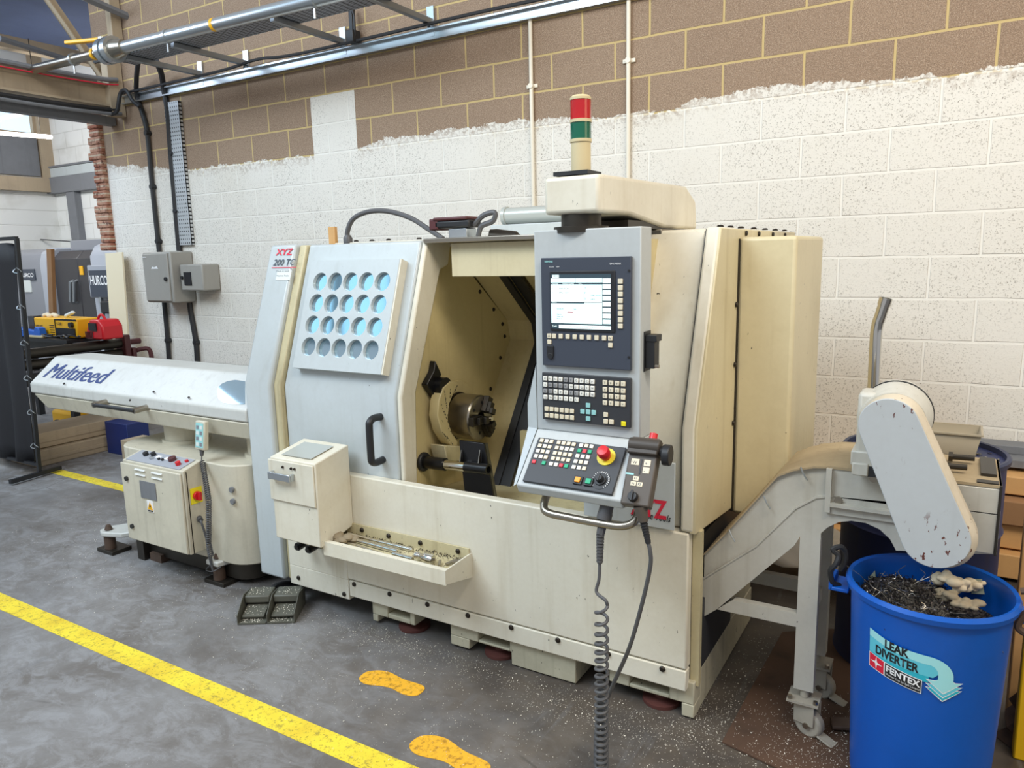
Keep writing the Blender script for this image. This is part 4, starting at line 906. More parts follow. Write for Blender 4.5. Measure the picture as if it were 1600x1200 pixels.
# handheld unit hooked on the console's right side
Hh = thing('handheld_control', 'brown grey handheld jog unit with handwheel hooked beside the control pendant', 'hand controller', (-.72, 1.97, .9))
A = Vector((-.800, 1.905, .905)); U3 = Vector((.998, .06, 0)).normalized(); V3 = Vector((.14, .50, .80)); V3 = (V3-U3*V3.dot(U3)).normalized(); N3 = U3.cross(V3)
dk = plain('handheld_brown_grey', rgb(84, 76, 68), .5); dk2 = plain('handheld_brown_dark', rgb(66, 60, 54), .5)
MB().obox(A-N3*.035, U3, V3, N3, .086, .205, .04).build('body', dk, Hh, bevel=.005)
MB().obox(A-N3*.040+V3*.150+U3*-.002, U3, V3, N3, .090, .045, .062).cyl(A+V3*.178+N3*.008-U3*.001, A+V3*.178+N3*.008+U3*.092, .021, seg=20).build('head', dk2, Hh, bevel=.003)
MB().cyl(A+V3*.168+U3*.090+N3*.0, A+V3*.168+U3*.102, .016, seg=16).cyl(A+V3*.160+U3*.100-N3*.004, A+V3*.160+U3*.122-N3*.004, .031, seg=24).build('handwheel', 'black', Hh, bevel=.003)
MB().cyl(A+V3*.195+U3*.060-N3*.010, A+V3*.222+U3*.060-N3*.010, .012, seg=16).build('stop_button', 'red', Hh)
for a, b, w_, h_, s in ((.012, .118, .024, .019, 'W'), (.050, .118, .020, .019, '+'), (.050, .096, .020, .019, '-'), (.026, .072, .017, .013, 'F1'), (.021, .056, .017, .013, 'F2'), (.040, .056, .017, .013, 'F3')):
    keyat(A+N3*.005, U3, V3, N3, a, b, w_, h_, 'key', Hh, t=.0015)
    text('key_letter', s, A+N3*.0072+U3*(a+.004)+V3*(b+.003), U3, V3, h_*.5, 'inkgrey', Hh, depth=0)
MB().obox(A+N3*.005+U3*.002+V3*.088, U3, V3, N3, .024, .005, .001).build('green_strip', 'keyteal', Hh)
MB().obox(A+N3*.0052+U3*.040+V3*.092, U3, V3, N3, .004, .045, .001).build('slot', 'black', Hh)
MB().cyl(A+U3*.036+V3*.024+N3*.005, A+U3*.036+V3*.024+N3*.02, .015, .013, seg=20).obox(A+U3*.033+V3*.010+N3*.02, U3, V3, N3, .006, .03, .006).build('selector_knob', 'black', Hh, bevel=.001)
q = A+U3*.056-N3*.016
GD = Vector((.26, -.05, -1)).normalized(); MB().cyl(q-GD*.004, q+GD*.040, .020, .014, seg=16).build('cable_gland', dk, Hh)
q2 = q+GD*.038
sp = MB()
for k in range(8): sp.cyl(q2+GD*(.008*k), q2+GD*(.008*k+.005), .0115-.0004*k, seg=12)
sp.cyl(q2, q2+GD*.066, .008, seg=12)
sp.build('strain_relief', 'rubber', Hh)
e0 = q2+GD*.06
# plug and coiled lead under the console
Pl = thing('coiled_lead', 'long grey coiled cable hanging from the socket under the control pendant', 'cable', (-.87, 1.93, 0))
c0 = py(950, 783, 1.96); c1 = py(938, 835, 1.93)
MB().box(c0.x-.022, c0.x+.022, 1.935, 1.985, c0.z+.0, c0.z+.012).build('socket_flange', 'black', Pl)
MB().cyl(c0, c0.lerp(c1, .45), .021, seg=18).cyl(c0.lerp(c1, .35), c0.lerp(c1, .55), .0225, seg=18).cyl(c0.lerp(c1, .5), c1, .016, .013, seg=8).build('plug', 'cable', Pl)
sp = MB(); g1 = py(937, 880, 1.92)
for k in range(9): sp.cyl(c1.lerp(g1, k/9), c1.lerp(g1, k/9+.07), .0125-.0003*k, seg=12)
sp.cyl(c1, g1, .008, seg=12); sp.build('strain_relief', 'cable', Pl)
ax = [py(940, 945, 1.90), py(940, 1040, 1.90), py(940, 1110, 1.90), py(940, 1200, 1.905)]
axb = Vector((ax[-1].x, 1.91, .03))
hp = coil(ax+[axb], .0180, .0046, 22, 18)
# spring opens towards the top: remap so turns bunch lower down
z0, z1 = ax[0].z, axb.z
for p in hp:
    f = (z0-p.z)/(z0-z1); g = f**.80; p.z = z0-(z0-z1)*g
MB().tube(smooth([g1, py(936, 905, 1.915), py(932, 925, 1.91), py(946, 938, 1.90), hp[0]], 5)[:-1]+hp, .0052, 8, True).build('cord', 'cable', Pl)
tag(MB().tube(smooth([e0, e0+GD*.03, py(1016, 885, 1.92), py(1004, 940, 1.93), py(984, 1010, 1.95), py(960, 1065, 1.96), py(946, 1100, 1.97), py(932, 1140, 1.97), py(930, 1200, 1.95), (py(932, 1200, 1.95).x, 1.90, .012)], 8), .0062, 10).build('straight_lead', 'cable'),
    'smooth grey cable curving down from the handheld unit behind the coiled lead', 'cable')

# ------------------------------------------------------------------ things in the tray
def rod(a, b, r, label, m='chrome'):
    return tag(MB().cyl(a, b, r, seg=16).build('steel_bar', m), label, 'metal bar', 'bars in the front tray')
rod((-2.22, 2.255, .436), (-1.86, 2.25, .434), .0085, 'rear thin bright bar lying in the front tray')
rod((-2.24, 2.222, .437), (-1.90, 2.205, .436), .0105, 'thick bright bar in the middle of the front tray')
rod((-1.905, 2.18, .4345), (-1.80, 2.175, .4345), .009, 'short bright bar end to end with the thick one in the tray')
rod((-2.16, 2.19, .431), (-1.95, 2.165, .431), .0055, 'slim bar with a wire tip nearest the tray lip')
tag(MB().lathe([(.018, 0), (.020, .01), (.020, .045), (.010, .06), (.010, .07), (.014, .075), (.014, .09)], (-1.705, 2.185, .446), (-1, .05, .02), 24).build('mallet_head', 'chrome'), 'round bright metal mallet head at the right of the tray', 'tool')
for i, (x, y, l, a) in enumerate(((-1.655, 2.20, .05, 70), (-1.645, 2.225, .045, 50), (-1.67, 2.175, .04, 120))):
    d = Vector((math.cos(math.radians(a)), math.sin(math.radians(a)), .12))
    tag(MB().cyl((x, y, .432), Vector((x, y, .432))+d*l, .006, seg=8).build('offcut', 'steel'), ('small metal offcut by the right end of the tray', 'thin metal offcut at the back corner of the tray', 'stubby metal offcut against the tray lip')[i], 'offcut', 'offcuts in the front tray')
m = MB()
for k in range(9):
    a = k*.9; m.sph((-2.28+.016*k, 2.20+.02*math.sin(a), .442+.008*math.cos(a*2)), .022, (1.2, 1, .7), 6)
tag(m.build('oily_cloth', 'clothd'), 'crumpled brown oily cloth under the parts box at the tray end', 'cloth')
# ================================================================== swarf conveyor at the delivery end
C = thing('swarf_conveyor', 'grey rising swarf conveyor on castor legs coming out of the machine side', 'conveyor', (-.3, 2.57, 0))
Y0, Y1 = 2.42, 2.72
low = [(-.705, .342), (-.655, .385), (-.41, .58), (-.393, .60), (-.393, .165), (-.330, .165), (-.330, .72), (-.312, .745), (-.28, .765), (-.245, .775), (-.205, .775), (-.165, .763), (-.135, .738), (-.117, .712), (-.112, .70), (.137, .742), (.137, .86), (-.313, .82), (-.36, .775), (-.528, .53), (-.706, .40)]
def side(y0, y1, m, nm):
    # tapering side plate: rising chute, arch and discharge box
    MB().prism([(-.706, .342), (-.655, .385), (-.41, .665), (-.393, .70), (-.393, .165), (-.331, .165), (-.331, .722), (-.312, .745), (-.28, .768), (-.245, .778), (-.205, .778), (-.165, .764), (-.135, .738), (-.117, .705), (.137, .742), (.137, .870), (-.30, .848), (-.35, .835), (-.41, .79), (-.528, .64), (-.706, .485)], 'y', y0, y1).build(nm, m, C)
side(Y0, Y0+.008, 'conv', 'side_plate'); side(Y1-.008, Y1, 'conv', 'side_plate')
# upper recessed rail of the chute and its rolled top
rail = [(-.706, .485), (-.528, .64), (-.41, .79), (-.35, .835), (-.30, .848), (-.315, .935), (-.36, .932), (-.42, .915), (-.469, .889), (-.567, .754), (-.633, .663), (-.706, .573)]
MB().prism(rail, 'y', Y0+.012, Y0+.024).build('upper_rail', 'conv', C)
lip = [(-.706, .573), (-.633, .663), (-.567, .754), (-.469, .889), (-.42, .915), (-.36, .932), (-.315, .937)]
def strip3(pts, y0, y1, th, nm, m):
    b = MB(); top = [(x, z+th) for x, z in pts]
    b.prism(pts+top[::-1], 'y', y0, y1); return b.build(nm, m, C)
strip3(lip, Y0, Y1+.02, .006, 'hood', 'conv_top')
strip3([(-.706, .485), (-.528, .64), (-.41, .79), (-.35, .835), (-.30, .848)], Y0-.004, Y0+.014, .006, 'rail_flange', 'conv')
for x, z in ((-.61, .665), (-.50, .80), (-.39, .912)): MB().tube([(x-.01, Y0-.004, z+.02), (x, Y0-.008, z), (x+.012, Y0-.006, z-.02)], .003, 6).build('clip_wire', 'silver', C)
# dusty raised cover behind the rail
MB().prism([(-.70, .56), (-.56, .77), (-.47, .875), (-.40, .915), (-.33, .930), (-.26, .935), (-.26, .915), (-.47, .87), (-.70, .53)], 'y', Y0+.10, Y1+.10).build('dust_cover', 'conv_top', C, bevel=.006)
# discharge box
MB().box(-.318, .132, Y0, Y0+.010, .845, .940).build('box_side', 'conv', C, bevel=.002)
MB().box(-.322, -.306, Y0-.018, Y0+.002, .80, .940).box(-.306, -.08, Y0-.026, Y0+.002, .822, .832).box(-.306, -.09, Y0-.010, Y0+.002, .795, .822).build('box_flange', 'conv', C)
MB().box(-.318, .135, Y0-.004, Y1+.0, .938, .946).build('box_top', 'conv_top', C)
MB().box(.130, .136, Y0-.01, Y1, .74, .946).build('end_plate', 'steel_dk', C)
MB().box(.03, .130, Y0-.004, Y0, .742, .86).box(-.0, .130, Y0-.006, Y0, .862, .935).build('door_plate', 'conv', C, bevel=.002)
MB().box(.075, .128, Y0+.0, Y0+.03, .944, .950).box(.085, .125, 2.50, 2.70, .946, .955).build('top_hinge', 'steel_dk', C)
for x, z in ((-.285, .836), (-.19, .92)): MB().cyl((x, Y0-.012, z+.004), (x, Y0-.0, z+.004), .012, seg=8).build('bolt', 'steel', C)
# legs and rails
MB().box(-.392, -.332, Y0+.008, Y0+.045, .165, .70).build('leg', 'conv', C); MB().box(-.392, -.332, Y1-.045, Y1-.008, .165, .70).build('leg', 'conv', C)
MB().prism([(-.655, .385), (-.393, .385), (-.393, .432), (-.60, .432)], 'y', Y0, Y0+.03).build('cross_rail', 'conv', C)
MB().prism([(-.655, .385), (-.393, .385), (-.393, .432), (-.60, .432)], 'y', Y1-.03, Y1).build('cross_rail', 'conv', C)
MB().box(-.392, -.352, Y0+.03, Y1-.03, .385, .43).build('cross_rail', 'conv', C)
MB().box(-.375, -.367, Y0+.03, Y1-.03, .20, .37).build('brace_plate', 'steel_dk', C)
for i, (y, a) in enumerate(((Y0+.02, .5), (Y1-.03, .4))):
    x = -.36
    c = MB().cyl((x, y, .135), (x, y, .172), .014, seg=12).box(x-.05, x+.05, y-.045, y+.045, .126, .134)
    c = c.build('castor', 'caster', C)
    d = Vector((math.cos(a), -math.sin(a)*.6, 0)).normalized(); s = Vector((-d.y, d.x, 0)); o = Vector((x, y, .048))+d*.022
    MB().obox(o-s*.026-d*.045+Vector((0, 0, .0)), d, (0, 0, 1), s, .07, .080, .004).obox(o+s*.022-d*.045, d, (0, 0, 1), s, .07, .080, .004).build('fork', 'caster', c, bevel=.006)
    MB().cyl(o-s*.018, o+s*.018, .047, seg=24).build('wheel', 'caster', c, bevel=.008)
    MB().cyl(o-s*.031, o+s*.031, .010, seg=10).build('axle', 'steel', c)
    MB().obox(o+d*.035-s*.02-Vector((0, 0, .03)), (d+Vector((0, 0, -.3))).normalized(), s, (0, 0, 1), .06, .04, .006).build('brake_pedal', 'caster', c, bevel=.002)
    for q in ((-.04, -.035), (.04, -.035)): MB().cyl((x+q[0], y+q[1], .134), (x+q[0], y+q[1], .146), .008, seg=6).build('bolt', 'steel', c)
# chain cover capsule, gearbox, motor
def capsule(c0, r0, c1, r1, K=18):
    c0, c1 = Vector(c0), Vector(c1); d = (c1-c0); L_ = d.length; an = math.atan2(d.y, d.x); be = math.acos((r0-r1)/L_)
    P_ = []
    for k in range(K+1): a = an+be+(2*PI-2*be)*k/K; P_.append((c0.x+r0*math.cos(a), c0.y+r0*math.sin(a)))
    for k in range(K+1): a = an-be+(2*be)*k/K; P_.append((c1.x+r1*math.cos(a), c1.y+r1*math.sin(a)))
    return P_
cp = capsule((-.150, 1.120), .078, (-.016, .812), .086)
MB().prism(cp, 'y', 2.276, 2.282).build('chain_cover_face', 'cover', C, bevel=.002)
cp2 = capsule((-.150, 1.120), .077, (-.016, .812), .085)
cp3 = capsule((-.142, 1.120), .082, (-.006, .812), .092)
MB().rings([[Vector((p[0], 2.282, p[1])) for p in cp2], [Vector((p[0], 2.300, p[1])) for p in cp3], [Vector((p[0], 2.345, p[1])) for p in cp3]]).build('chain_cover_body', 'cover_edge', C, bevel=.003)
MB().lathe([(.088, 0), (.092, .02), (.100, .05), (.100, .17), (.088, .185), (.04, .20), (.001, .20)], (-.145, 2.345, 1.115), (0, 1, 0), 36).build('motor', 'conv', C)
MB().lathe([(.1005, 0), (.1025, .0), (.1025, .012), (.1005, .012)], (-.145, 2.475, 1.115), (0, 1, 0), 40, closed=True).build('motor_grille', 'black', C)
MB().box(-.240, -.18, 2.36, 2.46, 1.0, 1.195).build('terminal_box', 'conv', C, bevel=.012)
MB().box(-.25, -.06, 2.35, 2.60, .975, 1.02).box(-.245, -.20, 2.345, 2.37, .946, .985).build('gearbox_base', 'conv', C, bevel=.004)
MB().box(-.24, -.10, 2.35, 2.55, .946, .978).build('base_plate', 'black', C)
for x, y in ((.0, 2.62), (-.02, 2.50)): MB().cyl((x, y, .965), (x+.07, y, .967), .009, seg=10).cyl((x, y, .965), (x+.012, y, .965), .017, seg=6).build('clamp_bolt', 'steel_dk', C)
MB().box(-.055, -.04, 2.45, 2.60, .945, 1.02).build('bearing_bracket', 'conv', C, bevel=.003)
pipe = MB().tube(smooth([(-.225, 2.95, .9), (-.226, 2.95, 1.1), (-.235, 2.95, 1.28), (-.233, 2.95, 1.36), (-.214, 2.95, 1.42), (-.194, 2.95, 1.495)], 6), .026, 18)
p0, p1 = py(1363, 640, 2.78), py(1368, 535, 2.78); p2 = py(1371, 508, 2.78); p3 = py(1384, 468, 2.78)
pipe.bm.free()
tag(MB().tube(smooth([p0-Vector((0, 0, .08)), p0, p1, p2, p2.lerp(p3, .35), p3], 6), .019, 20).lathe([(.019, 0), (.021, .0), (.021, .025), (.018, .025), (.018, 0)], p3-(p3-p2).normalized()*.02, (p3-p2), 20, closed=True).build('exhaust_pipe', 'chrome'),
    'bent bright metal pipe rising behind the conveyor motor against the white wall', 'pipe')
# ================================================================== bins and drum
def bin_(x, y, h, rt, rb, mat, name, label, cat='bin'):
    b = thing(name, label, cat, (x, y, 0))
    MB().lathe([(rb, 0), (rt-.012, h-.04), (rt-.010, h-.03), (rt, h-.028), (rt+.004, h-.012), (rt-.002, h), (rt-.012, h-.004), (rt-.018, h-.03), (rb-.008, .008), (.001, .008), (.001, 0)], (x, y, 0), seg=64).build('body', mat, b)
    return b
fb = bin_(-.020, 2.375, .64, .222, .185, 'bin', 'blue_bin', 'bright blue plastic bin full of metal swarf under the conveyor cover')
for sgn, a in ((-1, math.radians(178)), (1, math.radians(8))):
    d = Vector((math.cos(a), math.sin(a)*1.0, 0)); c = Vector((-.020, 2.375, .575))+d*.212; s = Vector((-d.y, d.x, 0))
    MB().obox(c-s*.05, s, d, (0, 0, 1), .10, .055, .012).obox(c-s*.05+d*.045, s, d, (0, 0, 1), .10, .012, .03).build('lug', 'bin', fb, bevel=.003)
cc = Vector((.215, 2.345, .60))
MB().tube(smooth([cc+Vector((-.02, 0, .075)), cc+Vector((.01, 0, .08)), cc+Vector((.02, 0, .04)), cc+Vector((-.005, 0, .01)), cc+Vector((-.018, 0, -.03)), cc+Vector((.012, 0, -.045)), cc+Vector((.035, 0, -.01)), cc+Vector((.03, 0, .03))], 5), .010, 8).build('handle', 'rust', fb)
# label on the bin: arrow, lettering, maker's block, wrapped round the wall
def binpt(a, z, off=.0015):
    f = z/.64; r = .185+(.212-.185)*min(1, f/.95)+off
    return Vector((-.020+r*math.sin(a), 2.375-r*math.cos(a), z))
def solve(x, y):
    # angle and height on the bin under a pixel
    o = Vector((0, 0, H)); d = ray(x, y); best = None; t = .5
    lo = None
    for k in range(4000):
        t = .001+k*.001*.0009; q = o+d*t
        r = math.hypot(q.x+.020, q.y-2.375); f = q.z/.64; R_ = .185+.027*min(1, f/.95)+.0015
        if r < R_: return math.atan2(q.x+.020, -(q.y-2.375)), q.z
    return None
def wrapped(pts, mat, name, off, nsub=10, par=fb):
    """polygon in label units (u 0..1 right, v 0..1 up) laid on the bin wall; triangulated finely so it follows the curve"""
    bm = bmesh.new(); vs = [bm.verts.new((p[0], p[1], 0)) for p in pts]; bm.faces.new(vs)
    bmesh.ops.triangulate(bm, faces=bm.faces)
    for k in range(1, 24):
        bmesh.ops.bisect_plane(bm, geom=bm.verts[:]+bm.edges[:]+bm.faces[:], plane_co=(k/24, 0, 0), plane_no=(1, 0, 0))
    for v in bm.verts: v.co = lab(v.co.x, v.co.y, off)
    me = bpy.data.meshes.new(name); bm.to_mesh(me); bm.free(); me.materials.append(M[mat]); o = bpy.data.objects.new(name, me); COL.objects.link(o); attach(o, par); return o
aL, zL = solve(1360, 980); aL2, zLb = solve(1360, 1046); aR, zR = solve(1504, 1072); aR2, zRb = solve(1480, 1087)
def lab(u, v, off=.001):
    # label frame: u across from angle aL to aR, v up; tilted like the stuck-on print
    a = aL+(aR-aL)*u; zt = zL+(-.006)*u; hgt = .140
    return binpt(a, zt-hgt*(1-v), .0015+off)
def text_bin(s, u, v, h, wd, mat, off=.0012, bold=.02, par=fb, sh=0):
    c = bpy.data.curves.new('t', 'FONT'); c.body = s; c.size = 1; c.offset = bold; c.resolution_u = 3; c.shear = sh
    t = bpy.data.objects.new('t', c); COL.objects.link(t); dg = bpy.context.evaluated_depsgraph_get(); dg.update()
    me = bpy.data.meshes.new_from_object(t.evaluated_get(dg)); bpy.data.objects.remove(t); bpy.data.curves.remove(c)
    xs = [q.co.x for q in me.vertices]; x0, x1 = min(xs), max(xs)
    for q in me.vertices: q.co = lab(u+(q.co.x-x0)/(x1-x0)*wd, v+q.co.y/.7*h, off)
    me.name = 'bin_lettering'; me.materials.append(M[mat]); o = bpy.data.objects.new('bin_lettering', me); COL.objects.link(o); attach(o, par)
M['lab1'] = plain('label_pale_cyan', rgb(160, 222, 226), .4); M['lab2'] = plain('label_cyan', rgb(96, 196, 214), .4); M['lab3'] = plain('label_teal', rgb(40, 176, 196), .4)
def band(v0, v1, uend, vdrop, rad, mat, off):
    # stripe running right then curving down into the arrow
    up = []; dn = []
    up.append((0, v1)); dn.append((0, v0))
    return up, dn
def arc_pts(cx, cz, rx, rz, a0, a1, K=8): return [(cx+rx*math.cos(math.radians(a0+(a1-a0)*k/K)), cz+rz*math.sin(math.radians(a0+(a1-a0)*k/K))) for k in range(K+1)]
wrapped([(0, .30), (.66, .30), (.66, .62), (.30, .80), (0, 1.0)], 'lab3', 'label_stripe', .0002)
wrapped([(0, .50), (.70, .42), (.78, .56), (.66, .74), (.30, .84), (0, .98)], 'lab2', 'label_stripe', .0004)
wrapped([(0, 1.0), (0, .84), (.30, .73), (.60, .68)] + arc_pts(.66, .48, .09, .20, 90, 0) + [(.75, .40), (.90, .40)] + arc_pts(.64, .46, .26, .40, 0, 90) + [(.36, .88), (.18, .93)], 'lab1', 'label_stripe', .0006)
for k, (m, dz) in enumerate((('lab3', -.15), ('lab2', -.07), ('lab1', .02))):
    wrapped([(.63, .36+dz), (.81, .09+dz), (1.0, .36+dz), (.92, .36+dz), (.88, .40+dz), (.76, .40+dz), (.72, .36+dz)], 'inkwhite', 'label_arrow_edge', .0007+k*.0004)
    wrapped([(.645, .35+dz), (.81, .115+dz), (.985, .35+dz), (.915, .35+dz), (.88, .41+dz), (.76, .41+dz), (.72, .35+dz)], m, 'label_arrow', .0009+k*.0004)
wrapped([(0, .16), (.60, .02), (.60, .32), (0, .48)], 'inkwhite', 'label_maker_block', .0008)
wrapped([(.21, .125), (.592, .035), (.592, .305), (.21, .41)], 'inkblk', 'label_maker_field', .0011)
wrapped([(.008, .175), (.195, .130), (.195, .415), (.008, .47)], 'inkred', 'label_star_field', .0011)
wrapped([(.10, .44), (.112, .32), (.18, .29), (.112, .27), (.10, .16), (.088, .285), (.02, .31), (.088, .335)], 'inkwhite', 'label_star', .0014)
def slant(s, u, v, h, wd, mat, slope, off, bold=.02):
    c = bpy.data.curves.new('t', 'FONT'); c.body = s; c.size = 1; c.offset = bold; c.resolution_u = 3
    t = bpy.data.objects.new('t', c); COL.objects.link(t); dg = bpy.context.evaluated_depsgraph_get(); dg.update()
    me = bpy.data.meshes.new_from_object(t.evaluated_get(dg)); bpy.data.objects.remove(t); bpy.data.curves.remove(c)
    xs = [q.co.x for q in me.vertices]; x0, x1 = min(xs), max(xs)
    for q in me.vertices:
        uu = (q.co.x-x0)/(x1-x0)*wd; q.co = lab(u+uu, v+q.co.y/.7*h+slope*uu, off)
    me.name = 'bin_lettering'; me.materials.append(M[mat]); o = bpy.data.objects.new('bin_lettering', me); COL.objects.link(o); attach(o, fb)
slant('LEAK', .20, .74, .18, .26, 'inkblk', -.12, .0016, .035); slant('DIVERTER', .09, .53, .18, .47, 'inkblk', -.16, .0016, .03)
slant('FENTEX', .225, .245, .13, .36, 'inkwhite', -.26, .0016, .035); slant('Number One for Spill Control', .225, .165, .045, .355, 'inkwhite', -.25, .0016, .0)
# contents of the bin
m = MB(); R_ = .198; rs = []
N = 30
pts = []; random.seed(3)
rings = []
for i in range(12):
    r = R_*(1-i/12); ring = []
    for k in range(N):
        a = 2*PI*k/N; x = math.cos(a)*r; y = math.sin(a)*r
        h = .545 + .055*math.exp(-((x+.07)**2+(y-.05)**2)/.012) + .012*math.sin(x*60+y*40) + random.uniform(-.006, .006)*(i > 0) - .03*(x > .05)
        ring.append(Vector((-.020+x, 2.375+y, h)))
    rings.append(ring)
m.rings(rings); sw = m.build('swarf_heap', 'swarf'); tag(sw, 'dark heap of oily metal turnings filling the bright blue bin', 'swarf', kind='stuff')
cu = MB(); cd = MB(); random.seed(11)
def heap_z(x, y): return .545 + .055*math.exp(-((x+.07)**2+(y-.05)**2)/.012) - .03*(x > .05)
for i in range(420):
    a = random.uniform(0, 2*PI); r = .185*math.sqrt(random.random()); x = r*math.cos(a)-.0; y = r*math.sin(a)
    c = Vector((-.020+x, 2.375+y, heap_z(x, y)+.006)); d = Vector((random.uniform(-1, 1), random.uniform(-1, 1), random.uniform(-.1, .45))).normalized()
    rr = random.uniform(.003, .007); tn = random.uniform(1, 2.5); L_ = random.uniform(.012, .035)
    p = coil([c, c+d*L_], rr, 0, tn, 6); (cu if random.random() < .3 else cd).tube(p, .0009 if i % 3 else .0014, 3, False)
for i in range(26):
    a = random.uniform(0, 2*PI); r = .15*math.sqrt(random.random()); x = r*math.cos(a)-.03; y = r*math.sin(a); c = Vector((-.020+x, 2.375+y, heap_z(x, y)+.01))
    d = Vector((random.uniform(-1, 1), random.uniform(-1, 1), random.uniform(0, .5))).normalized(); e = Vector((random.uniform(-1, 1), random.uniform(-1, 1), 0))*.03
    cu.tube(smooth([c, c+d*.03+e*.3, c+d*.06-e*.2, c+d*.09+e], 3), .0009, 3, False)
tag(cu.build('swarf_curls', 'curl'), 'bright curled turnings on top of the heap in the blue bin', 'swarf', kind='stuff')
tag(cd.build('swarf_curls', 'curld'), 'dark curled turnings on top of the heap in the blue bin', 'swarf', kind='stuff')
def rag(path, r, mat, label, cat='glove', sc=(1, .8, .5)):
    m = MB()
    for i, p in enumerate(path):
        for q in range(3):
            j = Vector((random.uniform(-1, 1), random.uniform(-1, 1), random.uniform(-.3, .7)))*r*.7
            m.sph(Vector(p)+j, r*random.uniform(.35, .75), (random.uniform(.7, 1.3), random.uniform(.5, 1.1), random.uniform(.5, .9)), 6)
    o = m.build('work_glove', mat); o.modifiers.new('r', 'REMESH').mode = 'VOXEL'; o.modifiers['r'].voxel_size = .003; o.modifiers['r'].use_smooth_shade = True
    s = o.modifiers.new('s', 'SMOOTH'); s.iterations = 2
    return tag(o, label, cat)
g0 = pz(1462, 905, .61)
rag([g0+Vector((.012*k, .006*math.sin(k), .01*math.sin(k*.8))) for k in range(7)] + [g0+Vector((.05+.011*k, -.015, .004)) for k in range(3)], .028, 'cloth', 'cream work glove lying on the swarf just under the chain cover')
g1 = pz(1500, 915, .60)
rag([g1+Vector((.013*k, .004*k, .004*math.sin(k*2))) for k in range(5)], .024, 'cloth', 'second cream glove against the right inner wall of the blue bin')
g2 = pz(1475, 930, .585)
rag([g2+Vector((.015*k-.02, -.006*k, .0)) for k in range(7)], .027, 'clothd', 'dirty grey glove half buried in the swarf in the blue bin')
q = pz(1362, 893, .60); tag(MB().obox(q-Vector((.02, .0, .03)), Vector((.9, .4, 0)).normalized(), Vector((-.2, .5, .8)).normalized(), Vector((.4, -.8, .4)).normalized(), .035, .055, .004).build('card_scrap', 'greencard', bevel=.001), 'pale scrap of card at the left inside the blue bin', 'scrap')
q = pz(1530, 925, .58); tag(MB().obox(q-Vector((.02, .0, .01)), Vector((1, .15, 0.1)).normalized(), Vector((0, .3, .9)).normalized(), Vector((0, -.9, .3)).normalized(), .075, .045, .004).build('card_scrap', 'greencard', bevel=.001), 'green edged scrap of card at the right inside the blue bin', 'scrap')
# drum behind the conveyor
D = thing('oil_drum', 'navy blue steel drum behind the conveyor, swarf on its lid', 'drum', (-.085, 3.16, 0))
dx, dy = -.085, 3.16
MB().lathe([(.275, 0), (.28, .01), (.275, .02), (.272, .28), (.279, .29), (.272, .30), (.272, .56), (.279, .57), (.272, .58), (.272, .83), (.26, .832), (.001, .832), (.001, 0)], (dx, dy, 0), seg=56).build('shell', 'drum', D)
MB().lathe([(.272, .826), (.283, .828), (.285, .845), (.279, .852), (.268, .850), (.266, .828)], (dx, dy, 0), seg=56, closed=True).build('rim', 'drumblue', D)
hb = None
MB().tube(smooth([(-.262, 2.36, .585), (-.280, 2.34, .60), (-.286, 2.33, .64), (-.272, 2.33, .665), (-.268, 2.34, .69), (-.284, 2.34, .705), (-.262, 2.35, .715), (-.250, 2.36, .69), (-.252, 2.36, .66), (-.262, 2.36, .635)], 4), .0085, 8).build('handle', 'black', fb)
m = MB(); random.seed(5)
for i in range(260):
    a = random.uniform(0, 2*PI); r = .25*math.sqrt(random.random()); c = Vector((dx+r*math.cos(a), dy+r*math.sin(a), .833)); s = random.uniform(.003, .010)
    d = Vector((random.uniform(-1, 1), random.uniform(-1, 1), .15)).normalized(); e = d.cross(Vector((0, 0, 1))).normalized()
    m.obox(c, d, e, (0, 0, 1), s*2.5, s*.7, s*.3)
tag(m.build('drum_swarf', 'steel'), 'loose swarf scattered over the lid of the navy drum', 'swarf', kind='stuff')
pb = thing('plastic_tray', 'dusty clear plastic tub standing on the drum lid', 'tub', (-.02, 3.25, .834))
c = .834; m = MB(); x0, x1, y0, y1 = -.16, .10, 3.16, 3.33
m.poly([(x0+.015, y0+.015, c), (x1-.015, y0+.015, c), (x1-.015, y1-.015, c), (x0+.015, y1-.015, c), (x0, y0, c+.085), (x1, y0, c+.085), (x1, y1, c+.085), (x0, y1, c+.085)], [(0, 1, 2, 3), (0, 1, 5, 4), (1, 2, 6, 5), (2, 3, 7, 6), (3, 0, 4, 7)])
o = m.build('tub', 'tubp', pb); sm_ = o.modifiers.new('t', 'SOLIDIFY'); sm_.thickness = .003
MB().box(x0-.006, x1+.006, y0-.006, y0+.002, c+.082, c+.088).box(x0-.006, x1+.006, y1-.002, y1+.006, c+.082, c+.088).box(x0-.006, x0+.002, y0, y1, c+.082, c+.088).box(x1-.002, x1+.006, y0, y1, c+.082, c+.088).build('rim', 'tubp', pb)
